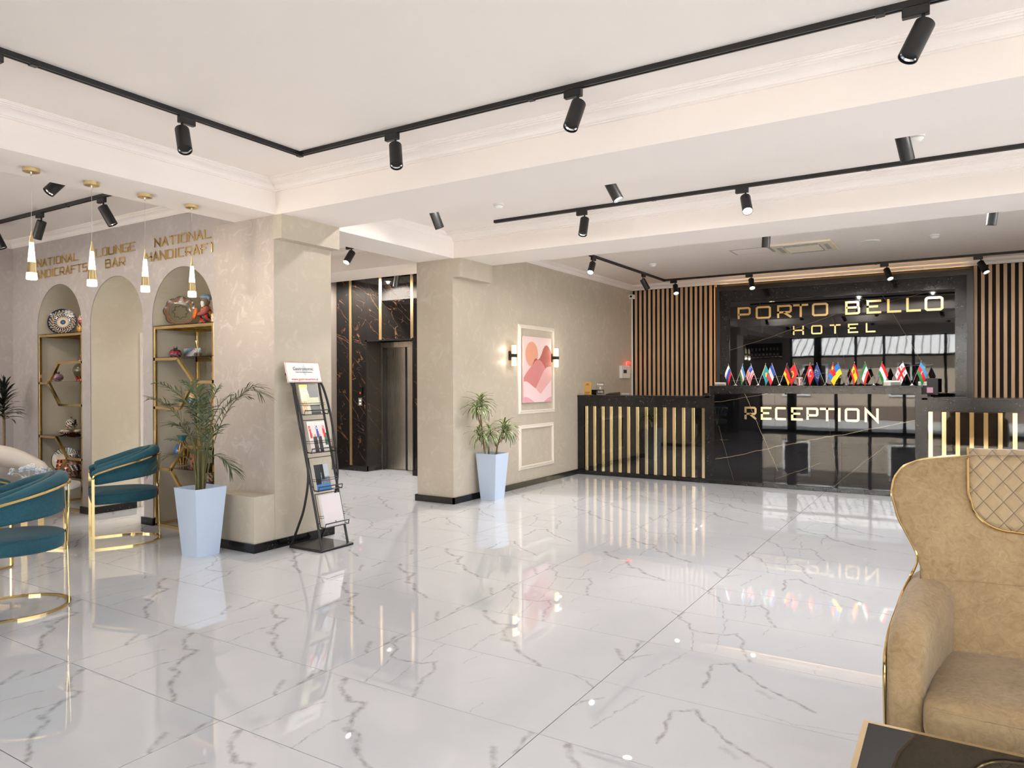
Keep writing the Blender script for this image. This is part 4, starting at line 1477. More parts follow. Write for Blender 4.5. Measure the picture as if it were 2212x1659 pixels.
detector(1077, 446, 'white smoke detector beside the straight middle track')
detector(1410, 573, 'white smoke detector near the rear corner track')
detector(1979, 300, 'white smoke detector behind the front beam')
detector(2019, 511, 'white smoke detector between speaker and right slats')
q = az_(1880, 521, ZC)
t = thing('ceiling_speaker', 'flat round white ceiling speaker over the reception', 'speaker', (q.x, q.y, ZC))
B().lathe([(0.11, 0), (0.11, -0.006), (0.1, -0.008), (0.0005, -0.008)], 32).build('rim', 'ceiling_white', t, True)
B().lathe([(0.092, -0.008), (0.092, -0.0095), (0.0005, -0.0095)], 32).build('grille', 'white_plastic', t, True)
t = thing('cassette_air_conditioner', 'cream cassette air conditioner in the reception ceiling', 'air conditioner', (-1.65, 9.72, ZC))
B().cbox(-0.36, 0.36, -0.36, 0.36, -0.03, 0.0, 0.008).build('panel', 'ivory_plastic', t)
B().cbox(-0.21, 0.21, -0.21, 0.21, -0.038, -0.03, 0.003).build('grille', 'grey_plastic', t)
for k in range(8):
    B().box(-0.2, 0.2, -0.19 + k * 0.05, -0.175 + k * 0.05, -0.042, -0.038).build('grille_bar', 'ivory_plastic', t)
for a in range(4):
    R_ = Matrix.Rotation(a * math.pi / 2, 3, 'Z')
    o = B().cbox(-0.2, 0.2, 0.25, 0.3, -0.034, -0.03, 0.001).build('louvre', 'grey_plastic', t)
    o.rotation_euler = (0, 0, a * math.pi / 2)
t = thing('access_panel', 'grey framed ceiling access panel beside the cassette unit', 'access panel', (-2.29, 9.7, ZC))
B().box(-0.25, 0.25, -0.2, 0.2, -0.006, 0).build('frame', 'grey_plastic', t)
B().box(-0.225, 0.225, -0.175, 0.175, -0.009, -0.006).build('hatch', 'ceiling_white', t)

# ---------------------------------------------------------------- pendants
for k, y in enumerate((2.389, 2.783, 3.179, 3.573)):
    ords = ('first', 'second', 'third', 'fourth')[3 - k]
    t = thing('pendant_lamp', 'slim gold and crystal pendant lamp under the beam, %s from the pillar' % ords, 'pendant lamp', (-5.258, y, ZB), 0, 'crystal pendant lamps under the beam')
    B().lathe([(0.0005, 0), (0.05, 0), (0.05, -0.024), (0.047, -0.026), (0.0005, -0.026)], 28).build('canopy', 'gold_satin', t, True)
    B().lathe([(0.006, -0.026), (0.006, -0.045), (0.0005, -0.046)], 10).build('cord_grip', 'chrome', t, True)
    B().tube([(0, 0, -0.04), (0, 0, -0.425)], 0.0016, 6).build('cord', 'chrome', t, True)
    B().lathe([(0.002, -0.418), (0.0135, -0.494), (0.0005, -0.494)], 20).build('cone', 'gold_satin', t, True)
    cr = [(0.0005, -0.494), (0.0125, -0.494)] + [(0.0125 + 0.0105 * i / 6 + (0.0008 if i % 2 else 0), -0.494 - 0.133 * i / 6) for i in range(7)] + [(0.0005, -0.627)]
    B().lathe(cr, 20).build('crystal', 'crystal_glow', t, True)
    B().lathe([(0.0005, -0.627), (0.024, -0.627), (0.0285, -0.697), (0.0005, -0.697)], 22).build('gold_sleeve', 'gold_pale', t, True)
    B().lathe([(0.0005, -0.697), (0.031, -0.697), (0.033, -0.738), (0.029, -0.742), (0.0005, -0.742)], 22).build('glow_ring', 'crystal_glow', t, True)
    L = bpy.data.lights.new('pendant_light', 'POINT')
    L.energy = 4.0
    L.color = WARM
    L.shadow_soft_size = 0.015
    lo = bpy.data.objects.new('pendant_light', L)
    COL.objects.link(lo)
    lo.parent = t
    lo.location = (0, 0, -0.78)

# ---------------------------------------------------------------- lounge lettering
def even(x0, x1, n, gap=0.26, iw=None, text=''):
    ws = [0.34 if c == 'I' else 1.0 for c in text]
    tot = sum(ws) + gap * (n - 1)
    u = (x1 - x0) / tot
    out, x = [], x0
    for w in ws:
        out.append((x, x + w * u))
        x += (w + gap) * u
    return out


for nm, label, cx, rows in (
        ('lounge_sign', 'gold letters NATIONAL HANDICRAFTS on the lounge wall near the end wall', -8.6, [('NATIONAL', -9.1, -8.2, 2.772, 2.86), ('HANDICRAFTS', -9.25, -8.01, 2.638, 2.73)]),
        ('lounge_sign', 'gold letters LOUNGE BAR above the middle arch', -7.48, [('LOUNGE', -7.85, -7.11, 2.772, 2.862), ('BAR', -7.66, -7.295, 2.638, 2.73)]),
        ('lounge_sign', 'gold letters NATIONAL HANDICRAFTS on the lounge wall next to the pillar', -6.3, [('NATIONAL', -6.77, -5.88, 2.768, 2.855), ('HANDICRAFTS', -6.92, -5.70, 2.634, 2.726)])):
    t = thing(nm, label, 'sign', (cx, YN - 0.0, 2.5))
    for text, x0, x1, z0, z1 in rows:
        sign_row(t, text, even(x0 - cx, x1 - cx, len(text), 0.24, text=text), z0 - 2.5, z1 - 2.5, 0.0115, 0.012, 'gold')

# ================================================================== LOUNGE FURNITURE
def teal_chair(label, cx, cy, ang):
    """ang: direction (radians) the sitter faces; origin at the centre of the rear half circle"""
    t = thing('tub_chair', label, 'chair', (cx, cy, 0), ang + math.pi / 2, 'teal tub chairs in the lounge')
    R = 0.285
    # local frame: faces -y, back at +y
    base_pts = [(-R, -0.26, 0.0065)] + [(x, y, 0.0065) for x, y in arc(0, 0, R, 180, 0, 24)] + [(R, -0.26, 0.0065)]
    sec = [(-0.012, -0.0065), (0.012, -0.0065), (0.012, 0.0065), (-0.012, 0.0065)]
    B().sweep(base_pts, sec).build('base_rail', 'gold', t)
    # legs and the rising rail round the back, one bent flat bar
    for sg in (-1, 1):
        B().box(sg * R - 0.008, sg * R + 0.008, -0.271, -0.249, 0.0, 0.605).build('leg', 'gold', t)
    top = []
    for sg in (-1, 1):
        side = [(sg * R, -0.26, 0.598), (sg * R, -0.257, 0.622), (sg * R, -0.245, 0.64), (sg * R, -0.22, 0.652), (sg * R, -0.1, 0.69), (sg * R, 0.0, 0.716)]
        if sg == -1:
            top += side
            top += [(x, y * 1.02, 0.716 + 0.072 * y / R) for x, y in arc(0, 0, R, 172, 8, 22)]
        else:
            top += side[::-1]
    B().tube(top, 0.0105, 8).build('arm_rail', 'gold', t, True)
    for k, a in enumerate((60, 80, 100, 120)):
        x, y = R * math.cos(math.radians(a)), R * 1.02 * math.sin(math.radians(a))
        B().tube([(x, y, 0.775), (0.0, R * 0.97, 0.36), (0.0, R, 0.01)], 0.0035, 8).build('back_rod', 'gold', t, True)
    # seat: rounded pad, straight front
    outl = [(-0.262, -0.24)] + arc(0, 0, 0.262, 180, 0, 24) + [(0.262, -0.24), (0.23, -0.272), (-0.23, -0.272)]
    lay = [(0.93, 0.375), (0.985, 0.383), (1.0, 0.4), (1.0, 0.455), (0.985, 0.468), (0.93, 0.476), (0.6, 0.487), (0.2, 0.49)]
    b = B()
    n = len(outl)
    vs = [(x * s, y * s, z) for s, z in lay for x, y in outl]
    fs = [(i * n + k, i * n + (k + 1) % n, (i + 1) * n + (k + 1) % n, (i + 1) * n + k) for i in range(len(lay) - 1) for k in range(n)]
    fs += [tuple(range(n - 1, -1, -1)), tuple((len(lay) - 1) * n + k for k in range(n))]
    b.add(vs, fs).build('seat', 'teal_velvet', t, True)
    pip = [(x * 1.003, y * 1.003, 0.462) for x, y in outl]
    B().tube(pip, 0.0035, 6, closed=True).build('seat_piping', 'teal_velvet', t, True)
    # backrest: padded band with a fat rolled top, rising towards the back
    path = [(-0.24, -0.262), (-0.24, -0.257), (-0.24, -0.246), (-0.24, -0.22), (-0.238, -0.14), (-0.236, -0.06)] + arc(0, 0, 0.236, 180, 0, 26) + [(0.236, -0.06), (0.238, -0.14), (0.24, -0.22), (0.24, -0.246), (0.24, -0.257), (0.24, -0.262)]
    pts, secs = [], []
    N = len(path)
    for k, (x, y) in enumerate(path):
        g = max(0.0, (y + 0.262) / 0.498)
        zt = 0.672 + 0.185 * g ** 1.15
        zb = 0.545 + 0.06 * g
        end = min(1.0, min(k, N - 1 - k) / 3.0)
        sc = 0.35 + 0.65 * math.sin(end * math.pi / 2)
        hgt = (zt - zb)
        zc_ = (zt + zb) / 2
        prof = [(0.022, -0.5), (-0.022, -0.5), (-0.03, -0.42), (-0.026, -0.1), (-0.028, 0.12), (-0.044, 0.22), (-0.05, 0.34), (-0.04, 0.45), (-0.015, 0.5), (0.012, 0.49), (0.03, 0.42), (0.032, 0.28), (0.026, 0.1), (0.028, -0.42)]
        pts.append((x, y, zc_))
        secs.append([(a * (0.5 + 0.5 * sc), b_ * hgt * (0.55 + 0.45 * sc)) for a, b_ in prof])
    B().sweep(pts, secs).build('backrest', 'teal_velvet', t, 'all')
    # inner cushion roll
    pts, secs = [], []
    for k, (x, y) in enumerate(path):
        g = max(0.0, (y + 0.262) / 0.498)
        zt = 0.70 + 0.135 * g ** 1.1
        end = min(1.0, min(k, N - 1 - k) / 3.0)
        sc = 0.3 + 0.7 * math.sin(end * math.pi / 2)
        pts.append((x * 0.82, y * 0.82 - 0.01, zt - 0.05))
        secs.append([(0.032 * math.cos(a * math.pi / 6) * sc, 0.062 * math.sin(a * math.pi / 6) * sc) for a in range(12)])
    B().sweep(pts, secs).build('back_cushion', 'teal_velvet', t, 'all')
    return t


FACE = math.atan2(-0.904, -0.427)
teal_chair('teal velvet tub chair on gold frame between table and planter', -6.40, 3.665, FACE)
teal_chair('teal velvet tub chair on gold frame standing before the pendants', -5.06, 2.20, math.atan2(-0.92, -0.385))
nx, ny = 0.43, -0.90
teal_chair('teal velvet tub chair on gold frame on the far side of the flowers', -6.262 + 0.285 * -0.902 + 0.26 * nx, 2.691 + 0.285 * -0.43 + 0.26 * ny, math.atan2(-ny, -nx))

t = thing('side_table', 'round white stone side table on crossed gold legs', 'table', (-6.78, 3.08, 0))
B().lathe([(0.0005, 0.505), (0.33, 0.505), (0.352, 0.515), (0.356, 0.53), (0.35, 0.545), (0.0005, 0.548)], 48).build('table_top', 'stone_white', t, True)
for a in (-36, 28):
    d = Vector((math.cos(math.radians(a)), math.sin(math.radians(a)), 0))
    for sg in (-1, 1):
        p = d * 0.3 * sg
        B().bar(tuple(p), (p.x, p.y, 0.505), 0.045, 0.02, up=(d.x, d.y, 0)).build('leg', 'gold_satin', t)
    B().bar(tuple(-d * 0.3 + Vector((0, 0, 0.012))), tuple(d * 0.3 + Vector((0, 0, 0.012))), 0.045, 0.024).build('floor_rail', 'gold_satin', t)
    B().bar(tuple(-d * 0.3 + Vector((0, 0, 0.495))), tuple(d * 0.3 + Vector((0, 0, 0.495))), 0.045, 0.02).build('top_rail', 'gold_satin', t)

simple('petal_blue', (196, 208, 222), 0.7, var=0.1, vscale=80)
simple('petal_white', (232, 232, 230), 0.7)
simple('dry_sprig', (150, 148, 128), 0.8)
t = thing('flower_vase', 'white vase of pale blue and white flowers on the side table', 'flowers', (-6.72, 3.03, 0.548))
B().lathe([(0.0005, 0), (0.05, 0), (0.062, 0.02), (0.062, 0.05), (0.05, 0.07), (0.052, 0.078), (0.046, 0.078), (0.0005, 0.06)], 24).build('vase', 'white_plastic', t, True)
rnd = random.Random(11)
for k in range(20):
    a, el = rnd.uniform(0, 6.28), rnd.uniform(0.2, 1.1)
    r = rnd.uniform(0.09, 0.13)
    c = Vector((math.cos(a) * r * math.sin(el) * 1.25, math.sin(a) * r * math.sin(el) * 1.25, 0.075 + r * math.cos(el) * 0.85))
    b = B()
    for q in range(16):
        dv = Vector((rnd.gauss(0, 1), rnd.gauss(0, 1), rnd.gauss(0.4, 1))).normalized()
        b.ball(tuple(c + dv * 0.014), 0.0085, 0.0085, 0.006, 6, 4)
    b.build('blossom', 'petal_blue' if k % 3 else 'petal_white', t, True)
for k in range(9):
    a = k * 0.7
    e = Vector((math.cos(a) * 0.15, math.sin(a) * 0.15, 0.12 + 0.03 * math.sin(k * 2.1)))
    b = B().tube([(0, 0, 0.05), tuple(e * 0.6 + Vector((0, 0, 0.04))), tuple(e)], 0.002, 5)
    for q in range(6):
        b.ball(tuple(e + Vector((rnd.uniform(-0.02, 0.02), rnd.uniform(-0.02, 0.02), rnd.uniform(-0.015, 0.02)))), 0.006, n=6, m=4)
    b.build('sprig', 'dry_sprig' if k % 2 else 'petal_blue', t, True)

# pale tub armchair in the lounge corner
t = thing('tub_armchair', 'pale leather tub armchair with rounded back in the lounge', 'armchair', (-8.05, 3.2, 0), math.radians(100))
path = [(-0.34, -0.42), (-0.365, -0.32), (-0.37, -0.16)] + arc(0, 0, 0.37, 180, 0, 26) + [(0.37, -0.16), (0.365, -0.32), (0.34, -0.42)]
pts, secs, pts2, secs2 = [], [], [], []
for k, (x, y) in enumerate(path):
    g = (y + 0.42) / 0.79
    zt_ = 0.60 + 0.235 * g ** 0.8
    hh = 0.07 + 0.15 * min(1, g * 1.6)
    pts.append((x, y, zt_ - hh / 2))
    secs.append([(0.075 * (0.5 + 0.5 * min(1, g * 3)) * math.cos(a * math.pi / 8), hh / 2 * math.sin(a * math.pi / 8)) for a in range(16)])
    zl = zt_ - hh * 0.8
    pts2.append((x * 0.97, y * 0.97, (zl + 0.16) / 2))
    h2 = zl - 0.16
    secs2.append([(0.03, -h2 / 2), (-0.03, -h2 / 2), (-0.03, h2 / 2), (0.03, h2 / 2)])
B().sweep(pts, secs).build('back_roll', 'pale_leather', t, 'all')
B().sweep(pts2, secs2).build('outer_shell', 'grey_plastic', t, True)
B().lathe([(0.0005, 0.2), (0.3, 0.2), (0.32, 0.24), (0.32, 0.38), (0.29, 0.43), (0.0005, 0.45)], 36, (0, -0.04, 0)).build('seat', 'pale_leather', t, True)
B().lathe([(0.0005, 0.0), (0.28, 0.0), (0.28, 0.2), (0.0005, 0.2)], 36).build('base', 'grey_plastic', t, True)


# ---------------------------------------------------------------- gold honeycomb shelves
def gold_shelf(label, x0, x1, mirror):
    y0, y1, zt_ = 4.205, 4.70, 1.985
    t = thing('display_shelf', label, 'shelf', ((x0 + x1) / 2, (y0 + y1) / 2, 0), 0, 'gold honeycomb display shelves')
    hw, hd, s = (x1 - x0) / 2, (y1 - y0) / 2, 0.027
    for sx_ in (-1, 1):
        for sy_ in (-1, 1):
            B().cbox(sx_ * hw - (s if sx_ > 0 else 0), sx_ * hw + (0 if sx_ > 0 else s), sy_ * hd - (s if sy_ > 0 else 0), sy_ * hd + (0 if sy_ > 0 else s), 0, zt_, 0.001).build('post', 'gold', t)
    for z in (0.012, zt_ - 0.015):
        for sy_ in (-1, 1):
            B().box(-hw + s, hw - s, sy_ * hd - (s if sy_ > 0 else 0), sy_ * hd + (0 if sy_ > 0 else s), z - 0.013, z + 0.013).build('rail', 'gold', t)
        for sx_ in (-1, 1):
            B().box(sx_ * hw - (s if sx_ > 0 else 0), sx_ * hw + (0 if sx_ > 0 else s), -hd + s, hd - s, z - 0.013, z + 0.013).build('rail', 'gold', t)
    # honeycomb in front and back planes
    f = lambda x: (2 * 0.0 - x) if mirror else x
    if not mirror:
        segs = [((-hw, 1.658), (-0.085, 1.658)), ((-0.085, 1.658), (0.155, 1.431)), ((0.155, 1.431), (hw, 1.431)), ((0.155, 1.431), (-0.065, 1.176)), ((-0.065, 1.176), (-hw, 1.176)),
                ((-hw, 0.572), (-0.22, 0.572)), ((-0.22, 0.572), (0.012, 0.808)), ((0.012, 0.808), (hw, 0.808)), ((-0.22, 0.572), (0.0, 0.35)), ((0.0, 0.35), (hw, 0.35))]
        glass = [(-hw, hw, 1.671), (-0.065, hw, 1.19), (-0.22, hw, 0.585), (0.155, hw, 1.4445), (0.0, hw, 0.3565)]
    else:
        segs = [((-hw, 1.426), (-0.265, 1.426)), ((-0.265, 1.426), (-0.04, 1.656)), ((-0.04, 1.656), (hw, 1.656)), ((-0.265, 1.426), (-0.025, 1.178)), ((-0.025, 1.178), (hw, 1.178)),
                ((-hw, 0.806), (-0.11, 0.806)), ((-0.11, 0.806), (0.14, 0.581)), ((0.14, 0.581), (hw, 0.581)), ((0.14, 0.581), (-0.09, 0.36)), ((-0.09, 0.36), (-hw, 0.36))]
        glass = [(-0.265, hw, 1.44), (-hw, hw, 0.82), (-0.11, hw, 0.372)]
    for yy in (-hd + s / 2, hd - s / 2):
        for a, c in segs:
            B().bar((a[0], yy, a[1]), (c[0], yy, c[1]), s, s, up=(0, 1, 0)).build('honeycomb_bar', 'gold', t)
    B().box(-hw + s, hw - s, hd - s, hd, 0.92, 0.947).build('rail', 'gold', t)
    for a, c, z in glass + [(-hw, hw, zt_ + 0.001)]:
        B().box(a, c, -hd, hd, z, z + 0.006).build('glass_shelf', 'shelf_glass', t)
    return t


gold_shelf('gold honeycomb shelf of ceramics in the arch by the end wall', -9.112, -8.157, True)
gold_shelf('gold honeycomb shelf of ceramics in the arch by the pillar', -6.824, -5.868, False)
NAVYC, CREAM, TERRA, OCHRE, TEALC, BROWN, OLIVE = srgb(28, 32, 58), srgb(226, 214, 190), srgb(158, 84, 52), srgb(214, 160, 60), srgb(52, 116, 122), srgb(70, 48, 38), srgb(96, 92, 66)
ORANGE, MAROON, LILAC, SKYC = srgb(226, 110, 28), srgb(110, 46, 60), srgb(164, 128, 150), srgb(60, 110, 170)


def plate(label, x, z, y, r, fn, scallop=0.0, lean=12):
    t = thing('ceramic_plate', label, 'plate', (x, y, z), math.radians(46))
    n, m = 72, 22
    b = B()
    M = Matrix.Rotation(math.radians(90 - lean), 3, 'X')

    def pt(u, v):
        a = u * 2 * math.pi
        rr = r * v * (1 + (scallop * abs(math.cos(a * 4)) - scallop * 0.5) * max(0, v - 0.6) * 2.2)
        dep = 0.028 * (max(0, v - 0.45) / 0.55) ** 1.5
        return M @ Vector((rr * math.cos(a), rr * math.sin(a), dep))

    def pb(u, v):
        a = u * 2 * math.pi
        rr = r * v * (1 + (scallop * abs(math.cos(a * 4)) - scallop * 0.5) * max(0, v - 0.6) * 2.2)
        return M @ Vector((rr * math.cos(a), rr * math.sin(a), 0.028 * (max(0, v - 0.45) / 0.55) ** 1.5 - 0.008))
    b.grid(pt, n, m, fn)
    b.grid(pb, n, 4, lambda u, v: CREAM)
    o = b.build('dish', 'glaze', t, 'all', fix=False)
    lo_ = min((o.data.vertices[i].co.z for i in range(len(o.data.vertices))))
    o.location = (0, 0, -lo_)
    e = B().bar((0, 0.035, 0.0), (0, 0.06, r * 0.9), 0.012, 0.006).bar((-0.05, -0.03, 0.004), (-0.05, 0.08, 0.004), 0.008, 0.008).bar((0.05, -0.03, 0.004), (0.05, 0.08, 0.004), 0.008, 0.008).build('easel', 'black_metal', t)
    return t


def ring_pattern(u, v):
    k = int(v * 22)
    a = u * 72
    if v > 0.93: return NAVYC
    if v > 0.87: return CREAM if int(a) % 3 == 0 else NAVYC
    if v > 0.7: return [OLIVE, OLIVE, NAVYC, CREAM][(int(a) + k) % 4]
    if v > 0.62: return TERRA if int(a) % 2 else CREAM
    if v > 0.42: return NAVYC if int(a) % 3 else CREAM
    if v > 0.3: return TERRA if int(a) % 4 == 0 else CREAM
    if v > 0.2: return CREAM
    return SKYC if v < 0.1 else NAVYC


def scallop_pattern(u, v):
    a = (u * 8) % 1.0
    st = 0.36 + 0.14 * abs(a - 0.5) * 2
    if abs(v - st) < 0.035: return BROWN
    st2 = 0.84 + 0.1 * abs(a - 0.5)
    if v > 0.95: return BROWN
    if abs(v - st2) < 0.035: return TERRA
    if v < st: return OLIVE if (int(u * 72) + int(v * 22)) % 2 else srgb(132, 124, 96)
    if v > 0.6 and abs(a - 0.5) < 0.1 and v < 0.85: return TERRA
    return srgb(118, 112, 92) if (int(u * 72) * 3 + int(v * 22)) % 3 else OLIVE


def city_pattern(u, v):
    a = u * 2 * math.pi
    x, z = v * math.cos(a), v * math.sin(a)
    if v > 0.95: return BROWN
    if z < 0.05 and abs(x + 0.1) < 0.55: return ORANGE if (int((x + 1) * 12) % 3 == 0 or int((z + 1) * 12) % 4 == 0) else NAVYC
    if z < 0.35 and 0.0 < x < 0.6: return NAVYC if int((x + z) * 14) % 3 else CREAM
    if z > 0.45 and int(a * 9) % 2: return TEALC
    return CREAM


plate('round blue and cream ring patterned plate atop the shelf by the end wall', ay_(136, 690, 4.38).x, 1.992, 4.38, 0.155, ring_pattern)
plate('scalloped olive and brown plate atop the shelf by the pillar', ay_(390, 670, 4.42).x, 1.992, 4.42, 0.15, scallop_pattern, 0.14)
plate('plate painted with an old town in the lower arch shelf', ay_(143, 990, 4.42).x, 0.378, 4.42, 0.15, city_pattern)


def pot(name, label, cat, x, y, z, prof, fn, n=36, extra=None):
    t = thing(name, label, cat, (x, y, z))
    pr = []
    for (r0, z0), (r1, z1) in zip(prof[:-1], prof[1:]):
        k = max(1, int(abs(z1 - z0) / 0.008))
        for q in range(k):
            s = q / k
            pr.append((r0 + (r1 - r0) * s, z0 + (z1 - z0) * s))
    pr.append(prof[-1])
    B().lathe(pr, n, colf=fn).build('body', 'glaze', t, True)
    if extra:
        extra(t)
    return t


def spline(pts, n=5):
    out = []
    P = [pts[0]] + list(pts) + [pts[-1]]
    for i in range(1, len(P) - 2):
        for k in range(n):
            s = k / n
            q = []
            for c in range(len(P[0])):
                p0, p1, p2, p3 = P[i - 1][c], P[i][c], P[i + 1][c], P[i + 2][c]
                q.append(0.5 * (2 * p1 + (p2 - p0) * s + (2 * p0 - 5 * p1 + 4 * p2 - p3) * s * s + (3 * p1 - p0 - 3 * p2 + p3) * s ** 3))
            out.append(tuple(q))
    out.append(tuple(pts[-1]))
    return out


def band(colsets, rep=12):
    def fn(a, c):
        k = colsets[min(len(colsets) - 1, int(a * len(colsets)))]
        return k[int(c * rep * 3 + a * 14) % len(k)]
    return fn


def pome_crown(t):
    b = B()
    for k in range(6):
        a = k * math.pi / 3
        b.tube([(0.012 * math.cos(a), 0.012 * math.sin(a), 0.085), (0.02 * math.cos(a), 0.02 * math.sin(a), 0.115)], [0.006, 0.001], 6)
    b.lathe([(0.016, 0.08), (0.013, 0.1), (0.01, 0.1), (0.0005, 0.09)], 12)
    b.build('crown', 'bottle_dark', t, True)


pome = spline([(0.0005, 0.0), (0.03, 0.002), (0.058, 0.03), (0.06, 0.052), (0.045, 0.078), (0.018, 0.09), (0.0005, 0.09)])
pot('ceramic_pomegranate', 'dark maroon ceramic pomegranate on the upper shelf by the pillar', 'ornament', ay_(379, 765, 4.4).x, 4.4, 1.677, [(r * 1.0, z) for r, z in pome], band([(MAROON,), (MAROON, LILAC), (MAROON, srgb(170, 40, 50)), (MAROON, NAVYC), (MAROON,)], 4), 30, pome_crown)
pot('ceramic_pomegranate', 'lilac ceramic pomegranate on the shelf by the end wall', 'ornament', ay_(125, 815, 4.33).x, 4.33, 1.446, [(r * 0.95, z) for r, z in pome], band([(LILAC,), (LILAC, MAROON), (LILAC,), (LILAC, CREAM)], 4), 30, pome_crown)


def jug_extra(t):
    B().tube(spline([(-0.03, 0, 0.235), (-0.01, 0, 0.29), (0.03, 0, 0.285), (0.065, 0, 0.23), (0.075, 0, 0.16)]), 0.009, 8).build('handle', 'ink_red', t, True)
    B().tube([(-0.02, 0, 0.2), (-0.06, 0, 0.245)], [0.014, 0.008], 10).build('spout', 'ink_red', t, True)


pot('ceramic_jug', 'olive ceramic jug with orange band and red handle', 'jug', ay_(173, 800, 4.5).x + 0.02, 4.5, 1.446, spline([(0.0005, 0), (0.055, 0), (0.05, 0.02), (0.075, 0.09), (0.085, 0.13), (0.07, 0.18), (0.035, 0.22), (0.03, 0.25), (0.034, 0.26)]), band([(TERRA,), (ORANGE, BLK, RED), (OLIVE,), (OLIVE, srgb(84, 80, 58)), (OLIVE,), (OLIVE, TERRA)], 10), 36, jug_extra)
pot('ceramic_figure_vase', 'red, yellow and blue painted vase atop the shelf by the end wall', 'vase', ay_(177, 700, 4.4).x + 0.005, 4.4, 1.992, spline([(0.0005, 0), (0.03, 0), (0.055, 0.05), (0.05, 0.1), (0.035, 0.13), (0.04, 0.17), (0.03, 0.2), (0.034, 0.21)]), band([(SKYC, CREAM), (OCHRE,), (OCHRE, BLK), (RED, BLK), (RED, CREAM), (OLIVE, CREAM)], 6))
tray_x = ay_(152, 935, 4.45).x
pot('serving_dish', 'terracotta dish holding blue bowls on the shelf by the end wall', 'dish', tray_x + 0.02, 4.45, 0.826, [(0.0005, 0), (0.07, 0), (0.15, 0.028), (0.146, 0.03), (0.07, 0.006), (0.0005, 0.006)], lambda a, c: TERRA if a < 0.6 else CREAM)
bw = [(0.0005, 0), (0.02, 0), (0.05, 0.035), (0.047, 0.036), (0.02, 0.006), (0.0005, 0.006)]
for k in range(5):
    a = k * 2 * math.pi / 5 + 0.3
    pot('tea_bowl', 'small upturned blue and cream tea bowl under the teapot', 'bowl', tray_x + 0.02 + 0.085 * math.cos(a), 4.45 + 0.085 * math.sin(a), 0.876 + 0.0, [(r, 0.0 - z + 0.0) for r, z in bw], band([(CREAM,), (NAVYC, CREAM), (CREAM, NAVYC), (CREAM,)], 8), 24)['group'] = 'tea bowls under the teapot'
pot('saucer', 'cream saucer between the tea bowls and the teapot', 'saucer', tray_x + 0.02, 4.45, 0.878, [(0.0005, 0), (0.04, 0), (0.075, 0.012), (0.073, 0.014), (0.0005, 0.006)], lambda a, c: CREAM if int(c * 24) % 4 else NAVYC)


def teapot_extra(t):
    B().tube(spline([(0.055, 0, 0.045), (0.08, 0, 0.06), (0.09, 0, 0.09), (0.1, 0, 0.1)]), [0.013] * 10 + [0.011] * 5 + [0.007], 10).build('spout', 'bottle_dark', t, True)
    B().tube(spline([(-0.055, 0, 0.08), (-0.085, 0, 0.085), (-0.09, 0, 0.05), (-0.055, 0, 0.03)]), 0.007, 8).build('handle', 'white_plastic', t, True)
    B().lathe(spline([(0.035, 0.1), (0.03, 0.11), (0.012, 0.118), (0.006, 0.122), (0.009, 0.132), (0.0005, 0.138)]), 20, colf=band([(CREAM, NAVYC), (NAVYC,)], 6)).build('lid', 'glaze', t, True)


pot('teapot', 'blue and cream patterned teapot atop stacked tea bowls', 'teapot', tray_x + 0.02, 4.45, 0.892, spline([(0.0005, 0), (0.035, 0), (0.06, 0.03), (0.064, 0.055), (0.05, 0.088), (0.036, 0.1), (0.0005, 0.102)]), band([(NAVYC, CREAM), (CREAM, TERRA, NAVYC), (NAVYC, CREAM), (CREAM,)], 8), 32, teapot_extra)
vase = spline([(0.0005, 0), (0.05, 0), (0.045, 0.02), (0.075, 0.1), (0.08, 0.15), (0.06, 0.2), (0.035, 0.235), (0.035, 0.26), (0.055, 0.3)])
pot('ceramic_vase', 'tall dark patterned vase beside the painted town plate', 'vase', ay_(163, 1000, 4.28).x, 4.28, 0.378, [(r * 0.85, z * 0.95) for r, z in vase], band([(TERRA, BROWN), (OLIVE, NAVYC, TERRA), (OLIVE, CREAM, NAVYC), (OLIVE, TERRA), (NAVYC, OLIVE), (NAVYC, CREAM)], 8))
pot('ceramic_vase', 'brown vase with blue bird behind the palm on the lower shelf', 'vase', ay_(388, 960, 4.42).x, 4.45, 0.591, [(r * 1.0, z) for r, z in vase], lambda a, c: (SKYC if 0.3 < a < 0.7 and 0.45 < c < 0.8 else (TEALC if a > 0.8 else (BROWN if int(c * 36) % 3 else OCHRE))))
pot('ceramic_vase', 'multicoloured vase on the floor level of the shelf by the pillar', 'vase', ay_(452, 1010, 4.45).x, 4.45, 0.363, [(r * 0.95, z * 0.9) for r, z in vase], band([(CREAM, NAVYC), (SKYC, TERRA), (CREAM, TERRA), (BROWN, OCHRE), (OLIVE,)], 8))


def tureen_extra(t):
    B().lathe(spline([(0.06, 0.12), (0.05, 0.135), (0.02, 0.145), (0.008, 0.15), (0.012, 0.165), (0.0005, 0.17)]), 24, colf=band([(CREAM, SKYC), (SKYC,)], 6)).build('lid', 'glaze', t, True)


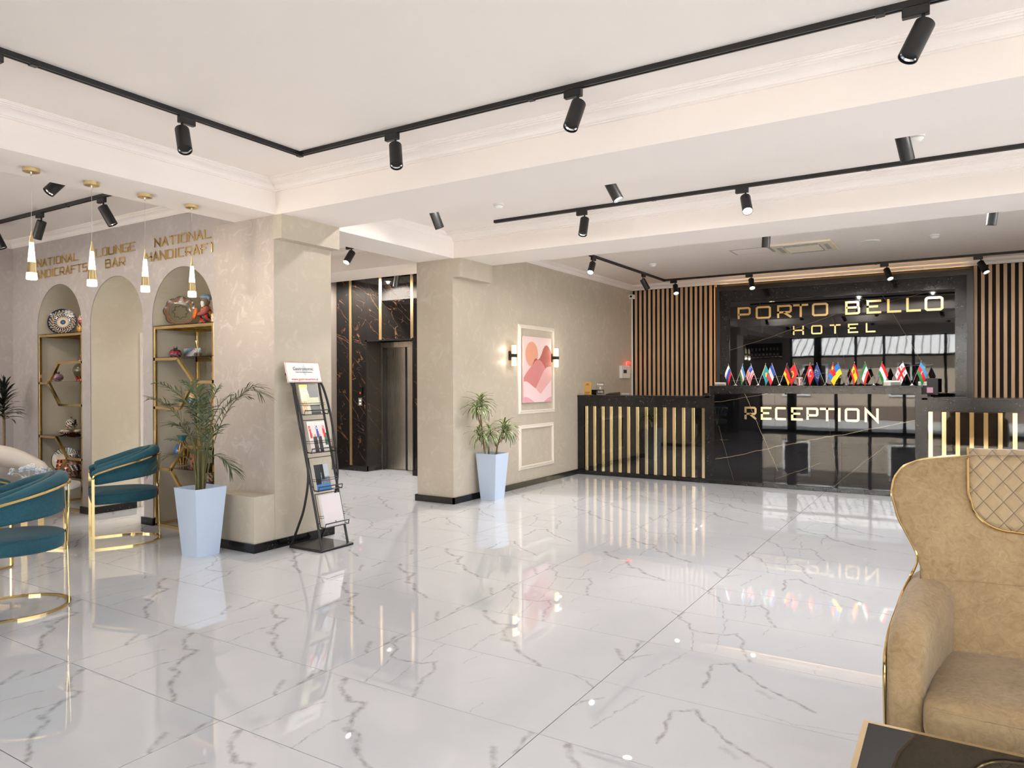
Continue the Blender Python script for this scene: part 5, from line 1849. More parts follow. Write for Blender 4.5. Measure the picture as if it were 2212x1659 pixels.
pot('lidded_pot', 'yellow and blue patterned lidded pot behind the palm', 'pot', ay_(411, 860, 4.5).x, 4.52, 1.196, spline([(0.0005, 0), (0.05, 0), (0.08, 0.05), (0.075, 0.1), (0.058, 0.12), (0.0005, 0.121)]), band([(OCHRE, SKYC), (CREAM, SKYC), (OCHRE, CREAM), (OCHRE, TEALC)], 6), 36, tureen_extra)
pot('serving_dish', 'yellow and blue dish under the lidded pot behind the palm', 'dish', ay_(402, 870, 4.5).x - 0.08, 4.36, 1.196, [(0.0005, 0), (0.05, 0), (0.09, 0.02), (0.088, 0.022), (0.0005, 0.006)], band([(OCHRE, SKYC), (TEALC, CREAM)], 8))
t = thing('painted_box', 'glass box painted with blue streaks on the upper shelf by the pillar', 'box', (ay_(415, 770, 4.52).x, 4.55, 1.677))
B().grid(lambda u, v: (-0.14 + 0.28 * u, -0.03, 0.1 * v), 28, 10, lambda u, v: [srgb(210, 206, 214), srgb(120, 110, 150), srgb(90, 170, 190), srgb(226, 222, 224)][(int(u * 14) * 7 + int(v * 4 + u * 9)) % 4]).build('painted_front', 'glaze', t)
B().box(-0.14, 0.14, -0.029, 0.03, 0, 0.004).box(-0.14, -0.137, -0.029, 0.03, 0.004, 0.1).box(0.137, 0.14, -0.029, 0.03, 0.004, 0.1).build('case', 'shelf_glass', t)
t = thing('bottle_stand', 'small stand of two brass trumpets crossed before the painted box', 'ornament', (ay_(423, 775, 4.4).x, 4.42, 1.677))
B().box(-0.05, 0.05, -0.02, 0.02, 0, 0.012).build('base', 'oak', t)
for sg in (-1, 1):
    B().tube([(-sg * 0.028, 0, 0.012), (sg * 0.012, 0, 0.13), (sg * 0.02, 0, 0.165)], [0.003, 0.003, 0.012], 10).build('trumpet', 'gold_satin', t, True)
    B().ball((sg * 0.03, 0, 0.03), 0.02, n=12, m=8).build('drum', 'bark', t, True)
t = thing('ceramic_dragon', 'brown ceramic serpent on the shelf edge by the pillar', 'ornament', (ay_(455, 800, 4.36).x, 4.40, 1.445))
pp = spline([(0.04, 0, 0.02), (0.03, 0, 0.06), (-0.01, 0, 0.1), (-0.005, 0, 0.14), (0.02, 0, 0.175), (-0.005, 0, 0.21), (-0.04, 0, 0.225)], 6)
B().tube(pp, [0.03 - 0.014 * i / (len(pp) - 1) for i in range(len(pp))], 10).build('neck', 'bark', t, True)
B().ball((-0.045, 0, 0.226), 0.03, 0.016, 0.016).build('head', 'bark', t, True)
B().lathe([(0.0005, 0), (0.05, 0), (0.045, 0.03), (0.0005, 0.04)], 20, (0.03, 0, 0)).build('foot', 'bark', t, True)
t = thing('toy_house', 'small red and green ceramic house on the shelf behind the palm', 'ornament', (ay_(424, 995, 4.5).x, 4.5, 0.591))
B().box(-0.045, 0.045, -0.035, 0.035, 0, 0.075).build('wall', 'ink_red', t)
B().box(-0.048, 0.048, -0.038, 0.038, 0.075, 0.11).build('roof', 'pr_dark', t)
B().box(-0.012, 0.012, -0.037, -0.035, 0, 0.045).build('door', 'bottle_dark', t)
B().box(-0.046, -0.02, -0.037, -0.035, 0.05, 0.072).box(0.02, 0.046, -0.037, -0.035, 0.05, 0.072).build('window', 'leaf_palm', t)
t = thing('toy_bird', 'small red and yellow ceramic bird at the edge of the shelf', 'ornament', (ay_(456, 893, 4.36).x, 4.38, 1.196))
B().ball((0, 0, 0.03), 0.03, 0.02, 0.028).build('body', 'ink_red', t, True)
B().ball((-0.012, 0, 0.06), 0.016).build('head', 'sign_gold', t, True)
B().box(-0.01, 0.01, -0.01, 0.01, 0, 0.008).build('foot', 'bark', t)

# seated bearded figure with round bread
t = thing('ceramic_figurine', 'ceramic figurine of a bearded man in turban holding round bread', 'figurine', (ay_(442, 690, 4.4).x, 4.42, 1.992), math.radians(-25))
stripe = band([(BLK, RED, OCHRE, OLIVE), (BLK, OLIVE, RED), (RED, BLK, OCHRE), (BLK, TERRA, OLIVE)], 5)
B().lathe(spline([(0.0005, 0), (0.095, 0), (0.1, 0.03), (0.075, 0.07), (0.068, 0.12), (0.06, 0.165), (0.03, 0.19), (0.0005, 0.195)]), 32, colf=stripe, sy=0.8).build('robe', 'glaze', t, True)
B().ball((0, -0.005, 0.232), 0.042, 0.04, 0.05).build('head', 'bark', t, True)
B().lathe(spline([(0.0005, -0.075), (0.02, -0.06), (0.036, -0.02), (0.03, 0.0), (0.0005, 0.005)]), 16, (-0.005, -0.03, 0.232), sy=0.6).build('beard', 'paper_white', t, True)
simple('turban_blue', (116, 138, 156), 0.4)
B().lathe(spline([(0.042, 0.25), (0.055, 0.262), (0.054, 0.28), (0.03, 0.3), (0.0005, 0.305)]), 22).build('turban', 'turban_blue', t, True)
B().tube([(0.045, 0.01, 0.27), (0.07, 0.015, 0.25), (0.065, 0.015, 0.23)], [0.016, 0.014, 0.006], 8).build('turban_tail', 'turban_blue', t, True)
B().lathe([(0.0005, 0), (0.05, 0.0), (0.058, 0.012), (0.045, 0.022), (0.03, 0.014), (0.0005, 0.018)], 26, (-0.04, -0.085, 0.11), mat=Matrix.Rotation(math.radians(80), 3, 'X')).build('bread', 'sign_orange' if 'sign_orange' in MATS else simple('sign_orange', (226, 116, 34), 0.25).name, t, True)
for sg in (-1, 1):
    B().tube(spline([(sg * 0.055, 0, 0.16), (sg * 0.08, -0.03, 0.12), (sg * 0.03 - 0.02, -0.075, 0.1)]), [0.028, 0.028, 0.027, 0.027, 0.026, 0.026, 0.024, 0.022, 0.02, 0.018, 0.016], 10).build('sleeve', 'pr_dark', t, True)
t = thing('ceramic_bottle', 'small yellow and white ceramic bottle beside the figurine', 'bottle', (ay_(462, 690, 4.36).x + 0.01, 4.36, 1.992))
B().lathe(spline([(0.0005, 0), (0.03, 0), (0.032, 0.05), (0.03, 0.09), (0.014, 0.12), (0.016, 0.15), (0.0005, 0.15)]), 18, colf=band([(CREAM,), (OCHRE, CREAM), (OCHRE, SKYC), (OCHRE,)], 4)).build('body', 'glaze', t, True)
B().ball((0, 0, 0.155), 0.012, n=10, m=6).build('stopper', 'paper_white', t, True)

# ================================================================== POTTED PLANTS
PH, PT, PB = 0.56, 0.145, 0.1025


def planter(t):
    b = B()
    z0, ti = 0.0, 0.006
    o_b, o_t = PB, PT
    vs = []
    for (h, z) in ((o_b, 0), (o_t, PH), (o_t - ti, PH), (o_t - ti - 0.012, PH - 0.045)):
        vs += [(-h, -h, z), (h, -h, z), (h, h, z), (-h, h, z)]
    fs = [(3, 2, 1, 0)]
    for r in range(3):
        for k in range(4):
            fs.append((r * 4 + k, r * 4 + (k + 1) % 4, (r + 1) * 4 + (k + 1) % 4, (r + 1) * 4 + k))
    b.add(vs, fs).build('planter', 'planter_blue', t)
    h = o_t - ti - 0.013
    B().grid(lambda u, v: (-h + 2 * h * u, -h + 2 * h * v, PH - 0.047 + 0.008 * math.sin(u * 9) * math.cos(v * 7)), 10, 10).build('soil', 'soil', t, 'all')


pal = thing('potted_palm', 'feathery green palm in tapered pale blue planter beside the ledge', 'plant', (-5.345, 3.70, 0))
planter(pal)
SCP = 260.0
rnd = random.Random(7)
R2, UP3 = Vector((CR.x, CR.y, 0)).normalized(), Vector((0, 0, 1))
F2 = Vector((CF.x, CF.y, 0)).normalized()


def pw(px, py, dep, cx, sc):
    return R2 * ((px - cx) / sc) + F2 * dep + UP3 * (EYE - (py - 831) / sc)


FR = [
    ([(440, 1040), (462, 960), (490, 895), (520, 860), (545, 843), (563, 852)], -0.05, 1.0),
    ([(428, 1040), (425, 950), (408, 885), (380, 852), (348, 833)], 0.0, 0.9),
    ([(426, 1040), (420, 970), (396, 915), (366, 880), (340, 866)], -0.08, 0.95),
    ([(430, 1040), (430, 950), (424, 880), (414, 850), (405, 836)], 0.06, 0.8),
    ([(434, 1040), (440, 930), (449, 872), (456, 846)], 0.1, 0.8),
    ([(436, 1040), (448, 960), (470, 900), (496, 868), (520, 862)], 0.1, 0.8),
    ([(426, 1040), (414, 1005), (384, 985), (356, 995), (334, 1018)], -0.06, 0.75),
    ([(438, 1040), (446, 1005), (464, 988), (488, 996), (503, 1014)], -0.06, 0.75),
    ([(428, 1040), (420, 980), (402, 940), (384, 925), (364, 922)], 0.05, 0.75),
    ([(438, 1040), (446, 940), (462, 885), (480, 862)], 0.12, 0.75),
    ([(432, 1040), (428, 960), (418, 905), (400, 880), (384, 872)], 0.12, 0.8),
    ([(436, 1040), (446, 985), (462, 945), (482, 925)], -0.1, 0.7),
    ([(428, 1040), (418, 990), (404, 962), (388, 952)], -0.12, 0.65),
    ([(434, 1040), (438, 960), (444, 900), (440, 870)], -0.06, 0.8),
]
for pts, dep, sz in FR:
    n = len(pts)
    ctrl = [tuple(pw(px, py, dep * (k / (n - 1)), 431, SCP)) for k, (px, py) in enumerate(pts)]
    ctrl[0] = (ctrl[0][0] * 0.8, ctrl[0][1] * 0.8, PH - 0.05)
    sp = [Vector(p) for p in spline(ctrl, 8)]
    B().tube(sp, [0.0055 - 0.0042 * i / (len(sp) - 1) for i in range(len(sp))], 6).build('stalk', 'palm_stem', pal, True)
    b = B()
    M = len(sp)
    for i in range(int(M * 0.34), M):
        s = (i - M * 0.34) / (M * 0.66)
        d = (sp[min(i + 1, M - 1)] - sp[max(i - 1, 0)]).normalized()
        side = d.cross(UP3)
        side = side.normalized() if side.length > 0.05 else R2
        nrm = side.cross(d)
        for sub in (0.0,):
            p0 = sp[i] if sub == 0 else (sp[i] + sp[min(i + 1, M - 1)]) / 2
            for sg in (-1, 1):
                L = (0.2 * math.sin(math.pi * (0.2 + 0.66 * s)) + 0.03) * sz * rnd.uniform(0.85, 1.15)
                ang = math.radians(rnd.uniform(30, 55))
                dr = (d * math.cos(ang) + side * sg * math.sin(ang) + nrm * 0.25).normalized()
                droop = rnd.uniform(0.2, 0.55)
                w = 0.0046
                wv = dr.cross(nrm).normalized()
                q = [p0]
                for k in (0.5, 0.85, 1.0):
                    q.append(p0 + dr * L * k - UP3 * L * droop * k * k)
                wd = [w * 0.5, w, w * 0.7, 0.0003]
                vs = []
                for c, hw in zip(q, wd):
                    vs += [c - wv * hw, c + wv * hw]
                b.add(vs, [(0, 1, 3, 2), (2, 3, 5, 4), (4, 5, 7, 6)])
    b.build('frond', 'leaf_palm', pal, fix=False)
for k in range(5):
    a = k * 1.3
    B().tube([(0.03 * math.cos(a), 0.03 * math.sin(a), PH - 0.06), (0.036 * math.cos(a), 0.036 * math.sin(a), PH + 0.12), (0.045 * math.cos(a), 0.045 * math.sin(a), PH + 0.3)], [0.009, 0.007, 0.004], 8).build('cane', 'palm_stem', pal, True)
B().tube(spline([(0.07, 0.0, PH - 0.03), (0.09, 0.02, PH - 0.012), (0.11, 0.0, PH - 0.02), (0.10, -0.03, PH - 0.03)]), 0.0025, 6).build('wire_loop', 'chrome', pal, True)

dra = thing('potted_dracaena', 'striped leaf dracaena in tapered pale blue planter at the picture wall', 'plant', (-4.795, 7.27, 0), 0.0)
planter(dra)
leaf_b = B()
nl = 8
for k in range(nl + 1):
    s = k / nl
    hw = 0.0145 * (math.sin(math.pi * min(1, 0.12 + s * 0.88)) ** 0.7) + 0.0002
    x, z = s * 0.19, 0.06 * math.sin(s * 1.7) - 0.14 * s ** 2.2
    leaf_b.v += [(x, -hw, z + 0.004), (x, 0, z), (x, hw, z + 0.004)]
for k in range(nl):
    for c in (0, 1):
        a = k * 3 + c
        leaf_b.f.append((a, a + 1, a + 4, a + 3))
        leaf_b.m.append(0)
        leaf_b.c.append(None)
leaf_me = leaf_b.mesh('leaf', 'leaf_striped', 'all', fix=False)
SCD = 178.0
rot_ = Matrix.Identity(3)


def dw(px, py, dep=0.0):
    q = ax_(px, py, -4.82 + dep)
    return rot_ @ (q - Vector((-4.795, 7.27, 0)))


stems = [([(1050, 985), (1044, 955), (1040, 915), (1038, 895)], 0.0), ([(1040, 918), (1034, 905), (1032, 888)], 0.03), ([(1045, 960), (1038, 952), (1034, 946)], -0.03),
         ([(1072, 985), (1074, 965), (1078, 955), (1090, 945)], 0.02), ([(1074, 966), (1068, 955), (1062, 945)], -0.04), ([(1078, 955), (1082, 950), (1098, 938)], 0.06), ([(1056, 985), (1056, 965)], -0.02)]
for pts, dep in stems:
    q = [tuple(dw(px, py, dep)) for px, py in pts]
    if pts[0][1] == 985:
        q[0] = (q[0][0], q[0][1], PH - 0.06)
    sp = spline(q, 4)
    B().tube(sp, [0.0125 - 0.004 * i / (len(sp) - 1) for i in range(len(sp))], 8).build('stem', 'bark', dra, True)
for px, py, dep, nleaf, sc in ((1036, 876, 0.0, 44, 1.0), (1030, 884, 0.05, 22, 0.9), (1034, 942, -0.02, 34, 0.92), (1059, 938, 0.03, 26, 0.9), (1088, 932, 0.02, 40, 1.0), (1097, 930, 0.07, 20, 0.85), (1056, 962, 0.02, 6, 0.4)):
    c = dw(px, py, dep)
    for k in range(nleaf):
        a = k * 2.399 + rnd.uniform(-0.2, 0.2)
        s = k / max(1, nleaf - 1)
        el = math.radians(-35 + 105 * s + rnd.uniform(-8, 8))
        f = sc * rnd.uniform(0.8, 1.15)
        if math.cos(a) * 0.21 * f + c.x - 4.795 < XW + 0.02:
            a = math.pi - a
        o = link('leaf', leaf_me, dra, c + UP3 * 0.035 * (s - 0.5), (rnd.uniform(-0.3, 0.3), -el, a))
        o.scale = (f, f, f)

drk = thing('potted_dragon_tree', 'dark leafed small tree in the lounge corner behind the armchair', 'plant', (-9.25, 3.9, 0))
B().lathe([(0.0005, 0), (0.13, 0), (0.16, 0.32), (0.15, 0.32), (0.14, 0.28), (0.0005, 0.28)], 28).build('pot', 'black_metal', drk, True)
B().lathe([(0.0005, 0.281), (0.139, 0.281), (0.0005, 0.285)], 20).build('soil', 'soil', drk, True)
B().tube(spline([(0, 0, 0.26), (0.01, 0.0, 0.6), (-0.01, 0.01, 0.95), (0.0, 0.0, 1.1)]), 0.014, 8).build('stem', 'bark', drk, True)
dl = B()
for k in range(7):
    s = k / 6
    hw = 0.014 * math.sin(math.pi * min(1, 0.1 + s * 0.9)) ** 0.7 + 0.0002
    dl.v += [(s * 0.24, -hw, 0.07 * math.sin(s * 2.2)), (s * 0.24, hw, 0.07 * math.sin(s * 2.2))]
for k in range(6):
    dl.f.append((k * 2, k * 2 + 1, k * 2 + 3, k * 2 + 2)); dl.m.append(0); dl.c.append(None)
dl_me = dl.mesh('leaf', 'leaf_dark', 'all', fix=False)
for k in range(90):
    s = k / 89
    o = link('leaf', dl_me, drk, (0, 0, 1.02 + 0.34 * s), (rnd.uniform(-0.4, 0.4), -math.radians(-20 + 80 * s + rnd.uniform(-12, 12)), k * 2.399))
    f = (1.05 - 0.35 * s) * rnd.uniform(0.8, 1.15)
    o.scale = (f, f, f)

# ================================================================== BROCHURE STAND
SX, SY, SW = -4.70, 4.425, 0.17
st = thing('brochure_stand', 'black curved metal brochure stand on a flat base by the pillar', 'stand', (SX, SY, 0))
B().cbox(-0.195, 0.2, -0.19, 0.19, 0.0, 0.022, 0.006).build('base_plate', 'black_metal', st)
for sg in (-1, 1):
    B().cbox(-0.19, -0.12, sg * 0.15 - 0.02, sg * 0.15 + 0.02, 0, 0.012, 0.002)
cur = spline([(-4.885, 0.02), (-4.80, 0.19), (-4.73, 0.345), (-4.678, 0.58), (-4.69, 0.774), (-4.755, 1.115), (-4.845, 1.364), (-4.945, 1.5)], 6)
frn = spline([(-4.535, 0.02), (-4.592, 0.253), (-4.668, 0.552), (-4.729, 0.796), (-4.795, 1.039), (-4.86, 1.3), (-4.885, 1.42)], 6)
for sg in (-1, 1):
    B().tube([(x - SX, sg * SW, z) for x, z in cur], 0.0105, 10).build('curved_tube', 'black_metal', st, True)
    B().tube([(x - SX, sg * (SW - 0.02), z) for x, z in frn], 0.0105, 10).build('front_tube', 'black_metal', st, True)


def fx(z):
    for (xa, za), (xb, zb) in zip(frn[:-1], frn[1:]):
        if za <= z <= zb:
            return xa + (xb - xa) * (z - za) / (zb - za) - SX
    return frn[-1][0] - SX


tiers = [1.15, 0.825, 0.505, 0.2]
for z in tiers:
    x0 = fx(z) + 0.012
    sl_ = -0.25
    w = SW - 0.035
    b = B()
    lip = [(x0, -w, z), (x0 + 0.055, -w, z - 0.006), (x0 + 0.062, -w, z + 0.03), (x0 + 0.062, w, z + 0.03), (x0 + 0.055, w, z - 0.006), (x0, w, z)]
    b.tube(lip, 0.005, 6)
    b.box(x0, x0 + 0.055, -w, w, z - 0.008, z - 0.004)
    up_ = [(x0, -w, z), (x0 + sl_ * 0.27, -w, z + 0.27), (x0 + sl_ * 0.27, w, z + 0.27), (x0, w, z)]
    b.tube(up_, 0.005, 6)
    b.build('tray', 'black_metal', st, True)
    b = B()
    for dz in (0.075, 0.092):
        b.tube([(x0 + sl_ * dz - 0.0, -w, z + dz), (x0 + sl_ * dz + 0.034, -w, z + dz), (x0 + sl_ * dz + 0.034, w, z + dz), (x0 + sl_ * dz, w, z + dz)], 0.0022, 6)
    b.build('retainer_wire', 'black_metal', st, True)
    for sg in (-1, 1):
        B().tube([(x0, sg * w, z + 0.03), (x0 - 0.02, sg * (SW - 0.02), z + 0.03)], 0.005, 6).build('bracket', 'black_metal', st, True)

ttl = []


def text_mesh(body, size, mat, parent, mtx, ext=0.0006, align='CENTER'):
    cu = bpy.data.curves.new('text', 'FONT')
    cu.body = body
    cu.size = size
    cu.align_x = align
    cu.extrude = ext
    cu.resolution_u = 3
    ob = bpy.data.objects.new('text_tmp', cu)
    COL.objects.link(ob)
    dg = bpy.context.evaluated_depsgraph_get()
    dg.update()
    me = bpy.data.meshes.new_from_object(ob.evaluated_get(dg))
    bpy.data.objects.remove(ob)
    me.materials.clear()
    me.materials.append(MATS[mat])
    o = link('lettering', me, parent)
    o.matrix_local = mtx
    return o


bd = thing('header_board', 'white header board with red border and web address on the stand', 'sign board', (SX - 0.155, SY - 0.03, 1.425))
tilt = math.radians(-15)
bw_, bh_ = 0.385, 0.182
MB_ = Matrix.Rotation(math.radians(90), 4, 'Z') @ Matrix.Rotation(math.radians(90) + tilt, 4, 'X')   # text x -> +y, text y -> up leaning back


def bp(u, v, d=0.0):
    return MB_ @ Vector((u, v, d))


def bquad(u0, u1, v0, v1, d0, d1, name, mat, parent, fn=bp):
    b = B()
    vs = [fn(u, v, d) for d in (d0, d1) for v in (v0, v1) for u in (u0, u1)]
    b.add(vs, [(0, 2, 3, 1), (4, 5, 7, 6), (0, 1, 5, 4), (2, 6, 7, 3), (0, 4, 6, 2), (1, 3, 7, 5)])
    return b.build(name, mat, parent)


bquad(-bw_ / 2, bw_ / 2, 0, bh_, -0.008, 0.0, 'board', 'paper_white', bd)
for a in ((-bw_ / 2, bw_ / 2, 0.002, 0.006), (-bw_ / 2, bw_ / 2, bh_ - 0.005, bh_ - 0.001), (-bw_ / 2, -bw_ / 2 + 0.004, 0, bh_), (bw_ / 2 - 0.004, bw_ / 2, 0, bh_)):
    bquad(*a, 0.0, 0.0008, 'border', 'red_line', bd)
simple('emblem_grey', (206, 214, 214), 0.6)
B().poly([(0, 0.055), (0.035, 0.11), (0, 0.168), (-0.035, 0.11)], lambda u, v: bp(u + 0.012, v, 0.0006)).build('emblem', 'emblem_grey', bd, fix=False)
text_mesh('Gastronomic', 0.044, 'ink_dark', bd, MB_ @ Matrix.Translation((0, 0.108, 0.0012)))
text_mesh('Tourism Association of Uzbekistan', 0.0135, 'ink_dark', bd, MB_ @ Matrix.Translation((0, 0.088, 0.0012)))
text_mesh('www.gastrotourism.uz', 0.033, 'ink_red', bd, MB_ @ Matrix.Translation((0, 0.018, 0.0012)))


def cov1(u, v):
    if v > 0.9 and u < 0.45: return srgb(214, 210, 60)
    if v > 0.55 and u > 0.38 + 0.25 * (1 - v): return srgb(66, 70, 66)
    if 0.4 < v < 0.66 and u > 0.3: return srgb(190, 192, 152)
    if v < 0.3 and u > 0.45: return srgb(58, 66, 60)
    if u < 0.3 and 0.05 < v < 0.45 and abs(math.sin(u * 30 + v * 9)) > 0.55: return srgb(214, 150, 60)
    return srgb(206, 206, 178)


def cov2(u, v):
    if v > 0.86: return srgb(226, 214, 210)
    for c, cc in ((0.12, RED), (0.5, BLU), (0.86, RED)):
        if abs(u - c - 0.1 * (0.7 - v)) < 0.06 and v > 0.45: return cc
    if v < 0.5 and (abs(u - 0.34) < 0.11 or abs(u - 0.6) < 0.1): return srgb(36, 36, 42)
    if 0.5 <= v < 0.58 and (abs(u - 0.34) < 0.05 or abs(u - 0.6) < 0.05): return srgb(196, 150, 130)
    if u > 0.84 and 0.2 < v < 0.6: return srgb(44, 104, 76)
    if v < 0.12: return srgb(200, 190, 186)
    return srgb(222, 208, 202)


def cov3(u, v):
    if v < 0.22: return srgb(70, 130, 190)
    if u < 0.3 + 0.2 * v: return srgb(40, 44, 50)
    if abs(u - 0.55) < 0.1 and v > 0.4: return srgb(30, 30, 34)
    if v < 0.5: return srgb(96, 140, 180) if int(u * 9) % 2 else srgb(150, 120, 92)
    return srgb(176, 188, 196)


def cov4(u, v):
    if (u - 0.55) ** 2 + (v - 0.12) ** 2 < 0.0012: return srgb(90, 84, 90)
    return srgb(222, 212, 216)


for z, fn, w, h, th, lab, dy in ((1.15, cov1, 0.2, 0.265, 0.012, 'pale green magazine with wheat on the top tier of the stand', -0.01), (0.825, cov2, 0.205, 0.27, 0.012, 'white magazine with flags and two suited figures on the second tier', 0.0),
                                 (0.505, cov3, 0.16, 0.22, 0.01, 'blue travel brochure on the third tier of the stand', -0.03), (0.2, cov4, 0.22, 0.275, 0.03, 'plain pale lilac booklets on the lowest tier of the stand', 0.0)):
    x0 = fx(z) + 0.014 + th
    t = thing('magazine', lab, 'magazine', (SX + x0 + 0.006, SY + dy, z - 0.003))
    al = math.atan(0.25)
    fnc = lambda u, v, d: (d * math.cos(al) - v * math.sin(al), u, v * math.cos(al) + d * math.sin(al))
    bquad(-w / 2, w / 2, 0, h, -th, 0.0, 'pages', 'paper_white', t, fnc)
    B().grid(lambda u, v: fnc(-w / 2 + u * w, v * h, 0.0006), 40, 50, fn).build('cover', 'print', t, fix=False)
    if fn is cov2:
        text_mesh('ARSHIK', 0.05, 'paper_white', t, Matrix.Rotation(math.radians(90), 4, 'Z') @ Matrix.Rotation(math.radians(90) - al, 4, 'X') @ Matrix.Translation((0, 0.2, 0.0014)))

# ================================================================== WING CHAIR
ch = thing('wing_chair', 'tan velvet wing chair with quilted headrest and gold piping', 'armchair', (0.33, 2.95, 0))
WT = [(0.30, 0.46), (0.55, 0.465), (0.66, 0.452), (0.72, 0.446), (0.80, 0.468), (0.90, 0.522), (0.99, 0.548), (1.05, 0.538), (1.09, 0.505), (1.115, 0.44), (1.135, 0.30), (1.149, 0.02)]


def hwid(z):
    for (a, wa), (b_, wb_) in zip(WT[:-1], WT[1:]):
        if a <= z <= b_:
            s = (z - a) / (b_ - a)
            return wa + (wb_ - wa) * s
    return WT[-1][1] if z > 1 else WT[0][1]


def ymid(u, z):
    y0 = 0.14 + 0.27 * max(0, (z - 0.42)) / 0.72
    wrap = 0.17 * abs(u) ** 2.6 * min(1.0, max(0.35, (z - 0.4) / 0.4)) * (1.0 if z < 1.0 else max(0.45, 1 - (z - 1.0) * 3.5))
    return y0 - wrap


zs = [0.30, 0.36, 0.42, 0.48, 0.54, 0.6, 0.65, 0.69, 0.73, 0.77, 0.81, 0.85, 0.89, 0.93, 0.97, 1.0, 1.03, 1.055, 1.075, 1.09, 1.1025, 1.115, 1.125, 1.135, 1.143, 1.149]
b = B()
NU = 36
for sd in (-1, 1):
    def bk_(u, v, sd=sd):
        z = zs[int(round(v * (len(zs) - 1)))]
        uu = -math.cos(u * math.pi)
        x = uu * hwid(z)
        th = 0.06 * math.sqrt(max(0, 1 - abs(uu) ** 6)) * math.sqrt(max(0, 1 - ((z - 0.3) / 0.85) ** 14))
        crease = 0.012 * math.exp(-((z - 0.69) / 0.02) ** 2) if sd < 0 else 0
        bulge = 0.02 * math.exp(-((z - 0.56) / 0.12) ** 2) * (1 - uu * uu) if sd < 0 else 0
        return (x, ymid(uu, z) + sd * th + crease - bulge, z)
    b.grid(bk_, NU, len(zs) - 1)
b.build('backrest', 'tan_velvet', ch, 'all')
# quilted headrest
PWH = 0.295


def zbot(x):
    a = abs(x)
    if a < PWH - 0.13:
        return 0.862 + 0.008 * (a / (PWH - 0.13)) ** 2
    return 0.87 + 0.13 * (1 - math.sqrt(max(0, 1 - ((a - PWH + 0.13) / 0.13) ** 2)))


def hd_(u, v, lift=0.0):
    x = (u * 2 - 1) * PWH
    z0, z1 = zbot(x), 1.146
    z = z0 + (z1 - z0) * v
    uu = x / max(0.3, hwid(min(z, 1.11)))
    e = min(1, v / 0.1) * min(1, min(u, 1 - u) / 0.06)
    th = 0.06 * math.sqrt(max(0, 1 - abs(uu) ** 6)) * math.sqrt(max(0, 1 - ((z - 0.3) / 0.85) ** 14))
    return Vector((x, ymid(uu, z) - th - 0.006 - 0.02 * math.sin(e * math.pi / 2) - lift, z + 0.012 * v ** 4))


b = B().grid(hd_, 48, 32)
b.grid(lambda u, v: hd_(u, 1) + Vector((0, v * 0.13, -0.01 * v * v)), 48, 4)
b.build('headrest', 'tan_quilt', ch, 'all')
pp = [hd_(0.0, v / 12, 0.004) for v in range(12, 0, -1)] + [hd_(k / 40, 0.0, 0.004) for k in range(41)] + [hd_(1.0, v / 12, 0.004) for v in range(1, 13)]
B().tube(pp, 0.0055, 8).build('headrest_piping', 'gold', ch, True)
B().tube([(uu * hwid(0.69), ymid(uu, 0.69) - 0.06 * math.sqrt(1 - abs(uu) ** 6) + 0.004, 0.69) for uu in [-0.9 + 0.09 * k for k in range(21)]], 0.003, 6).build('back_seam', 'tan_velvet', ch, True)
# arms
for sg in (-1, 1):
    ST = [(0.24, 0.33, 0.49, 0.70), (0.12, 0.335, 0.505, 0.69), (0.0, 0.36, 0.515, 0.668), (-0.12, 0.385, 0.522, 0.648), (-0.22, 0.402, 0.526, 0.632), (-0.3, 0.412, 0.527, 0.61), (-0.345, 0.418, 0.525, 0.585), (-0.372, 0.428, 0.518, 0.55), (-0.38, 0.445, 0.5, 0.5)]
    b = B()
    rings = []
    for (y, xi, xo, zt_) in ST:
        zb_ = 0.13 if y > -0.38 else 0.2
        cx_, hw_ = (xi + xo) / 2, (xo - xi) / 2
        ring = [(cx_ - hw_, zb_)]
        for k in range(13):
            a = math.pi - math.pi * k / 12
            ring.append((cx_ + hw_ * math.cos(a) * (1.0 if 1 else 1), zt_ - hw_ * 1.1 + hw_ * 1.1 * max(0, math.sin(a)) ** 0.8))
        ring.append((cx_ + hw_, zb_))
        rings.append([(sg * x, y, z) for x, z in ring])
    n = len(rings[0])
    vs = [p for r in rings for p in r]
    fs = [(i * n + k, i * n + (k + 1) % n, (i + 1) * n + (k + 1) % n, (i + 1) * n + k) for i in range(len(rings) - 1) for k in range(n)]
    fs += [tuple(range(n)), tuple((len(rings) - 1) * n + k for k in range(n - 1, -1, -1))]
    b.add(vs, fs).build('armrest', 'tan_velvet', ch, 'all')
    # quilted outer side and gold piping from foot to wing
    b = B()
    b.grid(lambda u, v: (sg * (0.53 + 0.022 * math.sin(math.pi * u) ** 0.6 * math.sin(math.pi * v) ** 0.6 - 0.04 * u * u), -0.34 + 0.6 * u, 0.15 + (0.42 - 0.04 * (1 - u)) * v), 24, 18)
    so = b.build('side_quilt', 'tan_quilt_side' if 'tan_quilt_side' in MATS else 'tan_quilt', ch, 'all')
    rim = [(sg * hwid(z), ymid(1.0, z) - 0.002, z) for z in (0.76, 0.8, 0.85, 0.9, 0.94, 0.98, 1.01, 1.04, 1.065, 1.085, 1.1, 1.112, 1.122, 1.132)]
    path = spline([(sg * 0.524, -0.368, 0.14), (sg * 0.53, -0.365, 0.4), (sg * 0.531, -0.355, 0.515), (sg * 0.531, -0.3, 0.548), (sg * 0.529, -0.2, 0.572), (sg * 0.517, 0.0, 0.6), (sg * 0.503, 0.13, 0.635), (sg * 0.475, 0.2, 0.69), rim[0]] + rim[1:], 4)
    B().tube(path, 0.0052, 8).build('gold_piping', 'gold', ch, True)
# seat cushion
b = B()


